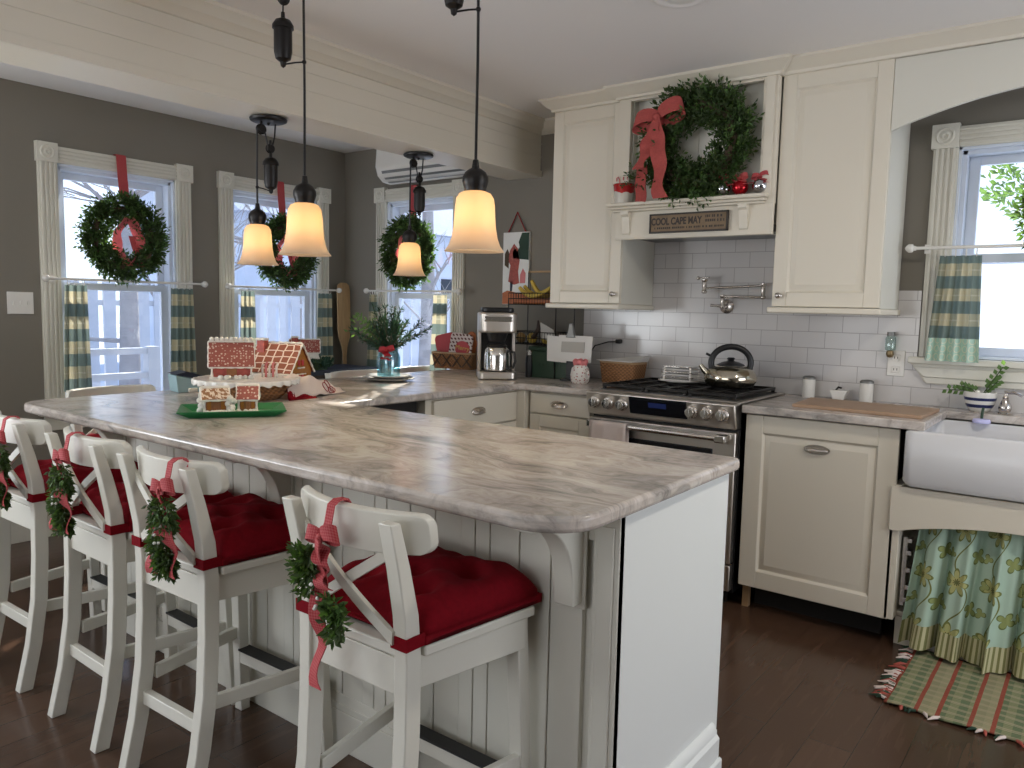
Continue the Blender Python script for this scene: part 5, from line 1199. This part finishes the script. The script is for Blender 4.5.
def banana(label, x, y, z, a, L=.17, m='banana', r=.016, bendz=.045, g_='bananas on the wire fruit stand'):
    pts = []; rr = []
    for k in range(11):
        q = k/10; pts.append((x+math.cos(a)*L*(q-.5), y+math.sin(a)*L*(q-.5)-.02*math.sin(PI*q), z+bendz*(2*q-1)**2+r*.9)); rr.append(r*(.30+.70*math.sin(PI*min(1, max(.0, .08+.84*q)))**.5))
    t = T('banana', label, 'banana', (x, y, z), g_); O('peel', G().tube(pts, rr, 8), m, t, smooth=60); O('stem_tip', G().tube([pts[-1], Vector(pts[-1])+Vector((math.cos(a)*.012, math.sin(a)*.012, .008))], .004, 6), 'twig', t)
banana('front banana on the top tier of the wire stand', -2.64, 3.65, 1.362, R(8), .20)
banana('middle banana on the top tier of the wire stand', -2.63, 3.69, 1.362, R(14), .20, bendz=.055)
banana('rear banana on the top tier, tallest of the bunch', -2.61, 3.73, 1.364, R(20), .19, bendz=.085)
for k, (x_, y_, c_, lb) in enumerate(((-2.74, 3.66, 'onion', 'onion at the left end of the lower wire basket'), (-2.69, 3.70, 'onion', 'onion second from the left in the lower wire basket'), (-2.655, 3.655, 'banana', 'yellow squash in the middle of the lower wire basket'), (-2.56, 3.66, 'banana', 'yellow fruit at the right of the lower wire basket'))):
    g = G().ball((x_, y_, 1.102+.03), .03, 10); tag(O('fruit', g, c_, smooth=60), lb, 'fruit', 'fruit in the lower wire basket')
g = G().tube([(-2.66+.0, 3.645, 1.12), (-2.625, 3.64, 1.15), (-2.60, 3.64, 1.19), (-2.605, 3.64, 1.235)], [.012, .015, .013, .005], 8); tag(O('banana', g, 'wood_dark', smooth=60), 'overripe brown banana standing up in the lower wire basket', 'banana')
g = G().hexa([(-2.575, 3.63, 1.13), (-2.49, 3.63, 1.12), (-2.49, 3.66, 1.12), (-2.575, 3.66, 1.13), (-2.59, 3.64, 1.225), (-2.50, 3.64, 1.185), (-2.50, 3.65, 1.185), (-2.59, 3.65, 1.225)]); tag(O('snack_packet', g, 'paper', bevel=.003), 'white paper packet leaning in the right end of the lower wire basket', 'packet')
# recipe cards on a clip stand
f = loc(M_(-2.335, 3.575, CT, R(10)))
t = T('recipe_stand', 'dark clip stand holding white recipe cards beside the green tin', 'recipe stand', (-2.335, 3.575, CT))
O('base', G(f).box(-.06, .06, -.005, .07, 0, .012), 'black', t, bevel=.003); O('post', G(f).box(-.03, .03, .012, .022, .012, .25), 'black', t, bevel=.002)
O('card', G(f).hexa([(-.135, -.012, .105), (-.02, -.014, .100), (-.02, -.010, .100), (-.135, -.008, .105), (-.145, .004, .245), (-.02, .002, .238), (-.02, .006, .238), (-.145, .008, .245)]), 'paper', t)
cd_ = O('card', G(f).hexa([(-.075, -.018, .112), (.125, -.016, .105), (.125, -.013, .105), (-.075, -.015, .112), (-.072, .000, .250), (.128, -.002, .247), (.128, .002, .247), (-.072, .004, .250)]), 'paper', t)
O('print_block', G(f).hexa([(-.05, -.0165, .158), (.085, -.0165, .158), (.085, -.0145, .158), (-.05, -.0145, .158), (-.05, -.010, .215), (.085, -.010, .215), (.085, -.007, .215), (-.05, -.007, .215)]), 'paper_print', cd_)
O('clip', G(f).prism([(-.028, .238), (.028, .238), (.018, .262), (.012, .30), (.008, .315), (-.008, .315), (-.012, .30), (-.018, .262)], lambda p, q, tt: (p, tt, q), -.010, .012), 'gray_clip', t, bevel=.003)
# outlet plug
t = T('power_plug', 'black plug and cord on the tile wall above the lidded basket', 'plug', (-2.21, NY-.008, 1.14))
O('plug_head', G().box(-2.205, -2.175, NY-.045, NY-.009, 1.118, 1.142), 'black', t, bevel=.006); O('cord', G().tube([(-2.20, NY-.035, 1.128), (-2.25, NY-.04, 1.125), (-2.33, NY-.05, 1.10), (-2.42, NY-.03, 1.0), (-2.44, NY-.03, CT+.005)], .004, 6), 'black', t, smooth=60)
# crock
t = T('utensil_crock', 'small white confetti-painted crock with a pink frilled top', 'crock', (-2.225, 3.505, CT))
O('body', G().lathe([(.0002, 0), (.038, 0), (.048, .012), (.052, .045), (.046, .080), (.036, .092), (.036, .098), (.030, .098), (.030, .09), (.0002, .09)], (-2.225, 3.505, CT), 28), 'confetti', t, smooth=50)
g = G()
for k in range(9): a = 2*PI*k/9; g.ball((-2.225+.026*math.cos(a), 3.505+.026*math.sin(a), CT+.108+.008*(k % 2)), .016, 6)
O('frill', g, 'ball_pink', t, smooth=60, kind='stuff')
O('handle', G().tube([(-2.183, 3.49, CT+.07), (-2.16, 3.48, CT+.068), (-2.155, 3.48, CT+.04), (-2.177, 3.49, CT+.025)], .005, 6), 'confetti', t, smooth=60)
# lidded basket
f = loc(M_(-2.085, 3.715, CT, R(-4))); t = T('basket', 'honey-brown woven basket with papers on top, left of the range', 'basket', (-2.085, 3.715, CT)); basket(t, f, .235, .14, .112)
g = G(f).hexa([(-.125, -.08, .118), (.11, -.085, .119), (.12, .06, .119), (-.11, .06, .118), (-.125, -.08, .122), (.11, -.085, .124), (.135, .06, .155), (-.11, .06, .122)])
tag(O('paper_stack', g, 'paper', bevel=.001), 'white papers lying on the honey-brown basket', 'papers')

# ------------------------------------------------------------------ on the range
gz = .947
kx, ky = -1.435, 3.60
t = T('tea_kettle', 'polished round steel tea kettle with a black arched handle on the range', 'kettle', (kx, ky, gz))
O('body', G().lathe([(.0002, 0), (.085, 0), (.107, .010), (.122, .032), (.124, .054), (.112, .080), (.085, .100), (.060, .108), (.0002, .110)], (kx, ky, gz), 40), 'kettle', t, smooth=60)
O('lid', G().lathe([(.066, -.004), (.064, .006), (.040, .018), (.020, .022), (.014, .026), (.020, .034), (.014, .040), (.0002, .041)], (kx, ky, gz+.104), 28), 'black', t, smooth=50)
c_, s_ = math.cos(R(28)), math.sin(R(28)); K = lambda a, z, b=0: (kx+a*c_-b*s_, ky+a*s_+b*c_, gz+z)
O('handle', G().tube([K(-.088, .075)]+[K(.092*math.cos(q), .118+.078*math.sin(q)) for q in [PI*1.02-PI*1.04*k/16 for k in range(17)]]+[K(.086, .085)], .0150, 10), 'black', t, smooth=60)
sp_ = O('spout', G().tube([K(-.095, .055), K(-.125, .082), K(-.143, .105)], [.022, .015, .010], 12), 'kettle', t, smooth=60)
O('whistle_lever', G().tube([K(-.086, .145), K(-.118, .160)], .006, 8), 'black', t, smooth=60)
# stack of trays
t = T('plate_stack', 'white plate carrying a stack of thin metal trays at the back of the range', 'plates', (-1.715, 3.67, gz))
O('plate', G().lathe([(.0002, 0), (.08, 0), (.085, .003), (.122, .010), (.122, .013), (.083, .007), (.0002, .006)], (-1.715, 3.67, gz), 36), 'ceramic', t, smooth=40)
for k in range(6): z = gz+.010+k*.0135; O('tray', G().prism(rect(-1.715-.095+.002*k, -1.715+.088-.003*k, 3.60, 3.74, .02, 4), lambda p, q, tt: (p, q, tt), z, z+.006), 'steel_bright' if k % 2 else 'ceramic', t, bevel=.001); 
for (a, b) in ((-1.79, 3.62), (-1.65, 3.62), (-1.79, 3.72), (-1.65, 3.72)): O('spacer', G().box(a-.004, a+.004, b-.004, b+.004, gz+.006, gz+.0785), 'steel', t)
# pot filler
t = T('pot_filler', 'polished nickel folding pot filler tap on the tile wall', 'tap', (-1.585, NY-.008, 1.335))
yw = NY-.008
O('wall_flange', G().lathe([(.0002, 0), (.036, 0), (.036, -.006), (.026, -.010), (.014, -.014), (.0002, -.014)], (-1.575, yw, 1.335), 28, 'y'), 'nickel', t, smooth=40)
O('valve_body', G().tube([(-1.575, yw-.01, 1.335), (-1.575, yw-.055, 1.335)], .013, 12), 'nickel', t, smooth=60)
O('valve_lever', G().tube([(-1.575, yw-.05, 1.337), (-1.62, yw-.055, 1.338), (-1.64, yw-.055, 1.340)], [.010, .006, .008], 10), 'nickel', t, smooth=60)
vert = lambda x, y, z0, z1: G().lathe([(.0002, 0), (.008, 0), (.014, .006), (.014, .014), (.009, .020), (.012, (z1-z0)*.5), (.009, z1-z0-.020), (.015, z1-z0-.014), (.015, z1-z0-.005), (.006, z1-z0), (.0002, z1-z0)], (x, y, z0), 20)
O('lower_joint', vert(-1.575, yw-.06, 1.322, 1.395), 'nickel', t, smooth=50)
O('lower_arm', G().tube([(-1.575, yw-.06, 1.384), (-1.375, yw-.06, 1.384)], .006, 10), 'nickel', t, smooth=60)
O('outer_joint', vert(-1.370, yw-.06, 1.372, 1.455), 'nickel', t, smooth=50)
O('upper_arm', G().tube([(-1.370, yw-.06, 1.440), (-1.665, yw-.075, 1.425)], .006, 10), 'nickel', t, smooth=60)
O('spout_joint', vert(-1.670, yw-.075, 1.398, 1.475), 'nickel', t, smooth=50)
g = G().tube([(-1.695, yw-.075, 1.478), (-1.645, yw-.075, 1.480)], .005, 8); g.ball((-1.705, yw-.075, 1.477), .010, 8, sx=1); O('tap_lever', g, 'nickel', t, smooth=60)

# ------------------------------------------------------------------ counter right of the range
for x_, lb in ((-1.125, 'white canister with a metal lid nearest the range'), (-.868, 'white canister with a metal lid behind the cutting board')):
    t = T('canister', lb, 'canister', (x_, 3.80, CT), 'white canisters along the backsplash'); O('body', G().lathe([(.0002, 0), (.028, 0), (.029, .003), (.029, .086), (.0002, .088)], (x_, 3.80, CT), 28), 'ceramic', t, smooth=40); O('lid', G().lathe([(.0002, 0), (.030, 0), (.030, .008), (.022, .014), (.0002, .016)], (x_, 3.80, CT+.087), 28), 'gray_clip', t, smooth=40)
t = T('salt_cellar', 'tiny white salt dish with a dark spoon between the canisters', 'dish', (-.985, 3.80, CT)); O('dish', G().prism([(-.038, .045), (-.024, 0), (.024, 0), (.038, .045)], lambda p, q, tt: (-.985+p, 3.80+tt, CT+q), -.025, .025), 'ceramic', t, bevel=.004)
O('spoon', G().tube([(-1.0, 3.80, CT+.045), (-.99, 3.80, CT+.058), (-.975, 3.80, CT+.055)], .005, 6), 'bronze', t, smooth=60)
t = tag(O('cutting_board', G().prism([(-1.055, 3.345), (-.555, 3.325), (-.545, 3.66), (-1.075, 3.67)], lambda p, q, tt: (p, q, tt), CT, CT+.014), 'cutboard', bevel=.003), 'flat brown wooden cutting board on the counter beside the sink', 'cutting board')
# outlet and glass jar night light
t = T('wall_outlet', 'white outlet plate on the tile under the wall cabinet', 'outlet', (-.765, NY-.008, 1.09)); O('plate', G().box(-.80, -.728, NY-.014, NY-.0085, 1.035, 1.15), 'ceramic', t, bevel=.002)
for z_ in (1.065, 1.118):
    s_k = O('socket', G().box(-.781, -.747, NY-.017, NY-.013, z_-.014, z_+.014), 'ceramic', t, bevel=.004)
    g = G(); g.box(-.772, -.769, NY-.0175, NY-.0165, z_-.004, z_+.006); g.box(-.759, -.756, NY-.0175, NY-.0165, z_-.004, z_+.006); O('slot', g, 'black', s_k)
t = T('night_light', 'small glass jar night light with a pine-green cap plugged into the outlet', 'night light', (-.785, NY-.05, 1.12))
O('jar', G().lathe([(.0002, 0), (.020, .002), (.022, .012), (.022, .055), (.015, .066), (.0002, .067)], (-.785, NY-.045, 1.150), 20), 'jar_clear', t, smooth=50); O('cap', G().lathe([(.0002, 0), (.017, 0), (.017, .018), (.0002, .019)], (-.785, NY-.045, 1.216), 20), 'gray_clip', t, smooth=40)
O('bulb_base', G().lathe([(.0002, 0), (.012, .004), (.017, .016), (.014, .032), (.0002, .034)], (-.785, NY-.045, 1.118), 16), 'brass_dark', t, smooth=50); O('plug', G().box(-.793, -.777, NY-.045, NY-.016, 1.118, 1.134), 'ceramic', t)
# striped pot with a leafy plant, and scrubber on the sink rim
px, py = -.418, 3.80
t = T('potted_plant', 'leafy green plant in a navy and white striped pot behind the sink', 'plant', (px, py, CT))
O('pot', G().lathe([(.0002, 0), (.030, 0), (.042, .012), (.054, .035), (.060, .060), (.060, .085), (.054, .085), (.050, .075), (.0002, .075)], (px, py, CT), 32), 'ceramic', t, smooth=50)
for (z0, z1, r0, r1) in ((.020, .034, .0478, .0545), (.050, .062, .0588, .0612)): O('stripe', G().lathe([(r0-.002, z0), (r0, z0), (r1, z1), (r1-.004, z1)], (px, py, CT), 32), 'blue_stripe', t, smooth=50)
g = G(); g2 = G()
for (dx, dy, dz, L) in ((-1, -.2, .12, .12), (-.8, -.1, .35, .08), (.7, -.1, .9, .12), (.95, 0, .55, .07)):
    d = Vector((dx, dy, dz)).normalized(); b = Vector((px, py, CT+.08)); m1 = b+d*L; e = m1+Vector((0, 0, .02 if dx > 0 else -.008)); g2.tube([b-Vector((0, 0, .02)), b+d*L*.5, e], .0022, 5)
    for k in range(10): q = .25+.8*k/9; s = 1 if k % 2 else -1; g.leaf(b+(e-b)*q, d*.5+Vector((-d.z, .5*s, d.x))*s*.9+Vector((0, -.3, .3)), .026, .7, Vector((0, -1, .3)))
O('leaves', g, 'leaf_light', t, keepn=True); O('stems', g2, 'leaf', t)
t = T('dish_brush', 'round lilac scrubber with a dark green handle on the back sink rim', 'brush', (-.395, 3.705, .877)); O('pad', G().lathe([(.0002, 0), (.032, 0), (.034, .006), (.030, .016), (.0002, .018)], (-.395, 3.69, .878), 24), 'clear_purple', t, smooth=40); O('handle', G().tube([(-.395, 3.69, .895), (-.395, 3.692, .915), (-.393, 3.696, .940)], .0055, 8), 'green_tin', t, smooth=60)

# ------------------------------------------------------------------ mantel shelf things and the sign
SZ = 1.8325
t = T('enamel_pail', 'small red and white enamel pail of candy canes on the mantel shelf', 'pail', (-1.985, 3.482, SZ))
O('body', G().lathe([(.0002, 0), (.044, 0), (.053, .090), (.056, .093), (.053, .096), (.050, .091), (.042, .006), (.0002, .006)], (-1.985, 3.482, SZ), 28), 'enamel', t, smooth=40)
O('handle', G().tube([(-1.985-.05*math.cos(q), 3.482-.03*math.sin(q), SZ+.085-.055*math.sin(q)) for q in [PI*k/12 for k in range(13)]], .0018, 5), 'bronze', t)
for k in range(5):
    x_ = -2.010+k*.013; tc_ = T('candy_cane', 'striped candy cane standing in the enamel pail', 'candy cane', (x_, 3.482, SZ+.01), 'candy canes in the pail') if k == 0 else None
    if k == 0: O('stick', G().tube([(x_, 3.482, SZ+.01), (x_-.004, 3.482, SZ+.12), (x_-.010, 3.482, SZ+.132), (x_-.018, 3.482, SZ+.128), (x_-.019, 3.482, SZ+.115)], .0034, 6), 'ball_pink', tc_, smooth=60); cc0 = tc_
    else: c_ = dup(cc0, (x_, 3.482-.006*(k % 2), SZ+.01), (0, R(4*k-8), R(50*k)))
for k, (x_, c_, lb) in enumerate(((-1.462, 'ball_silver', 'silver glass ball ornament left of the red one on the mantel shelf'), (-1.382, 'ball_red', 'red glass ball ornament between the two silver ones'), (-1.290, 'ball_silver', 'silver glass ball ornament at the right end of the mantel shelf'))):
    t = T('ball_ornament', lb, 'ornament', (x_, 3.475, SZ), 'ball ornaments on the mantel'); O('glass_ball', G().ball((x_, 3.475, SZ+.037), .0365, 14), c_, t, smooth=60); O('cap', G().lathe([(.0002, 0), (.009, 0), (.009, .008), (.0002, .009)], (x_, 3.475, SZ+.072), 12), 'brass_dark', t)
    bow(t, (x_, 3.462, SZ+.078), (1, 0, 0), (0, 0, 1), (0, -1, 0), .036, 'gingham_sheer' if k == 1 else 'gingham', [(-.03, .03, .3), (.03, .032, 1.2)], width=.02)
t = T('wooden_sign', 'long framed wooden sign reading COOL CAPE MAY on the hood', 'sign', (-1.622, 3.466, 1.723))
fs = lambda x, y, z: (x, 3.466-y, z)
O('board', G(fs).box(-1.815, -1.432, 0, .010, 1.682, 1.766), 'sign_board', t)
g = G(fs); g.box(-1.822, -1.425, 0, .015, 1.762, 1.770); g.box(-1.822, -1.425, 0, .015, 1.678, 1.686); g.box(-1.822, -1.814, 0, .015, 1.678, 1.770); g.box(-1.433, -1.425, 0, .015, 1.678, 1.770); O('frame', g, 'sign_frame', t, bevel=.001)
text('COOL CAPE MAY', .046, 'sign_ink', t, fs(-1.683, .0105, 1.731), (1, 0, 0), (0, 0, 1), sxy=.72, bold=.0016)
g = G(fs)
for (xa, xb, z, h) in ((-1.795, -1.45, 1.697, .009), (-1.535, -1.445, 1.742, .012), (-1.535, -1.445, 1.722, .012)):
    x_ = xa
    while x_ < xb: w_ = random.uniform(.004, .009); g.box(x_, x_+w_, .0095, .0108, z, z+h); x_ += w_+random.choice([.003, .003, .009])
O('small_lettering', g, 'sign_ink', t, kind='stuff')
# picture panel by the window
t = T('hanging_picture', 'long painted panel of a snowy tree and red figures hung by a red cord', 'picture', (-2.935, NY-.001, 1.54))
fp = lambda x, y, z: (x-.0, NY-.002-y, z)
O('panel', G(fp).box(-3.035, -2.835, 0, .018, 1.325, 1.765), 'plaster', t, bevel=.001)
O('hanging_cord', G(fp).tube([(-3.01, .012, 1.75), (-2.935, .010, 1.885), (-2.86, .012, 1.75)], .005, 6), 'red_ribbon', t, smooth=60)
def blob(c, pts, nm): O(nm, G(fp).prism(pts, lambda p, q, tt: (-2.935+p, tt, 1.545+q), .0185, .0195), c, t)
blob('fruit_orange', [(-.098, -.218), (.098, -.218), (.098, -.14), (.02, -.15), (-.06, -.135), (-.098, -.15)], 'painted_ground')
blob('pine', [(.005, .06), (.098, .05), (.098, .215), (.045, .215), (.02, .16), (.028, .13), (.008, .10)], 'painted_tree')
blob('ginger_red', [(-.055, -.08), (-.04, .02), (-.06, .05), (-.045, .11), (-.015, .15), (.015, .12), (.03, .05), (.02, -.02), (.03, -.09), (-.01, -.10)], 'painted_coat')
blob('twig', [(-.085, .02), (-.055, .0), (-.05, .09), (-.065, .12), (-.085, .09)], 'painted_sack')
blob('plaster', [(-.022, .06), (.004, .06), (.010, .10), (-.006, .128), (-.024, .10)], 'painted_scarf')
blob('ball_pink', [(.035, -.09), (.075, -.09), (.078, -.03), (.056, .0), (.036, -.04)], 'painted_child')
blob('navy', [(-.04, -.14), (-.025, -.14), (-.018, -.08), (-.04, -.08)], 'painted_boot')
# light switch
t = T('light_switch', 'white triple light switch plate on the grey wall left of the windows', 'switch', (WX, 1.687, 1.27)); O('plate', G(fW).box(1.625, 1.750, 0, .006, 1.215, 1.33), 'ceramic', t, bevel=.002)
for k in range(3): y_ = 1.652+k*.035; O('toggle', G(fW).box(y_-.004, y_+.004, .005, .014, 1.262, 1.282), 'ceramic', t, bevel=.001)
t = T('recessed_light', 'unseen ceiling ring added around the sink-side fill lamp', 'ceiling light', (.35, 2.2, CZ)); O('trim_ring', G().lathe([(.066, -.004), (.088, 0), (.092, -.004), (.088, -.008), (.070, -.010), (.064, -.006)], (.35, 2.2, CZ), 36), 'ceiling_paint', t, smooth=40)  # unseen ring added to hold the fill lamp
# recessed ceiling light
t = T('recessed_light', 'round white recessed ceiling light at the top edge of the photo', 'ceiling light', (-1.285, 2.62, CZ)); O('trim_ring', G().lathe([(.062, -.004), (.088, 0), (.092, -.004), (.088, -.008), (.066, -.010), (.060, -.006)], (-1.285, 2.60, CZ), 36), 'ceiling_paint', t, smooth=40); O('lens', G().lathe([(.0002, -.012), (.045, -.010), (.062, -.004), (.0002, -.003)], (-1.285, 2.60, CZ), 32), 'plaster', t, smooth=40)

# ------------------------------------------------------------------ outside
def bare_tree(label, x, y, h, seed, spread=.5, base=-.6):
    rnd = random.Random(seed); t = T('bare_tree', label, 'tree', (x, y, base), 'bare trees outside'); gt = G(); gb = G()
    gt.tube([(x, y, base), (x+.05, y, base+h*.3), (x-.04, y+.05, base+h*.7), (x, y, base+h)], [.16, .12, .08, .03], 8)
    def br(p, d, L, r, n):
        q = p+d*L; mid = p+d*L*.5+Vector((rnd.uniform(-.1, .1)*L, rnd.uniform(-.1, .1)*L, rnd.uniform(-.05, .1)*L)); gb.tube([p, mid, q], [r, r*.7, r*.4], 5)
        if n > 0:
            for _ in range(3):
                d2 = (d+Vector((rnd.uniform(-1, 1), rnd.uniform(-1, 1), rnd.uniform(-.3, .8)))*spread*1.3).normalized(); br(p+d*L*rnd.uniform(.4, 1), d2, L*rnd.uniform(.45, .75), r*.5, n-1)
    for k in range(11):
        a = rnd.uniform(0, 2*PI); z = base+h*rnd.uniform(.22, .95); br(Vector((x, y, z)), Vector((math.cos(a), math.sin(a), rnd.uniform(.1, .9))).normalized(), h*rnd.uniform(.18, .32), .035, 3)
    O('trunk', gt, 'bark', t, smooth=60); O('branches', gb, 'bark', t, smooth=60)
for k, (x, y, h, lb) in enumerate(((-10.5, 5.2, 6, 'bare tree seen through the leftmost window'), (-12.5, 6.9, 7, 'bare tree farther off through the leftmost window'), (-10.5, 8.2, 6, 'bare tree seen through the second window'), (-14, 10.6, 8, 'bare tree behind the house in the second window'), (-9.2, 9.6, 6, 'bare tree seen through the far window'), (1.2, 13, 7, 'bare tree outside the sink window'))): bare_tree(lb, x, y, h, k+3)
tag(O('snowy_yard', G().box(-60, 40, -20, 60, -.66, -.6), 'snow'), 'pale snow-dusted yard outside the windows', 'ground'); bpy.data.objects['snowy_yard']['kind'] = 'structure'
t = T('deck_railing', 'white deck railing outside the leftmost window', 'railing', (-6.3, 3, -.6))
for z_, nm in ((.86, 'top_rail'), (.66, 'bottom_rail')): O(nm, G().box(-6.34, -6.26, 1.0, 5.6, z_, z_+.05), 'fence_paint', t)
for k in range(5): O('post', G().box(-6.35, -6.25, 1.0+1.13*k, 1.1+1.13*k, -.6, .92), 'fence_paint', t)
t = T('picket_fence', 'pale slatted fence across the yard beyond the west windows', 'fence', (-12, 6, -.6))
for k in range(44): O('picket', G().box(-12.02, -11.98, 2.2+.26*k, 2.38+.26*k, -.6, 1.55), 'fence_paint', t)
O('rail', G().box(-12.06, -12.02, 2.2, 13.6, 1.2, 1.28), 'fence_paint', t)
def far_house(label, x0, x1, y0, y1, h):
    t = T('neighbour_house', label, 'house', ((x0+x1)/2, (y0+y1)/2, -.6), 'houses outside'); O('walls', G().box(x0, x1, y0, y1, -.6, h), 'siding', t)
    O('roof', G().prism([(x0-.4, h), (x1+.4, h), ((x0+x1)/2, h+2.2)], lambda p, q, tt: (p, tt, q), y0-.4, y1+.4), 'snow', t)
    for k in range(3):
        yy_ = y0+(y1-y0)*(.15+.3*k); O('window', G().box(x1, x1+.04, yy_, yy_+.8, 1.0, 2.2), 'navy', t) if k < 3 else None
far_house('pale neighbouring house beyond the west windows', -24, -18, 12, 22, 3.6)
far_house('pale neighbouring house beyond the sink window', -1.0, 6, 26, 34, 3.4)
t = T('evergreen_bush', 'sunlit green shrub outside the sink window', 'shrub', (-.3, 8.6, -.6)); O('trunk', G().tube([(-.3, 8.6, -.6), (-.3, 8.6, 2.0)], .06, 6), 'bark', t)
g = G()
for k in range(380):
    a = random.uniform(0, 2*PI); el = random.uniform(-.6, 1.4); r = random.uniform(.3, .8); c = (-.2+r*math.cos(a)*math.cos(el), 8.6+r*math.sin(a)*math.cos(el), 2.6+1.1*r*math.sin(el)); sprigs(g, c, (math.cos(a), math.sin(a), .5), 5, .2, .09)
O('foliage', g, 'leaf_light', t, keepn=True)
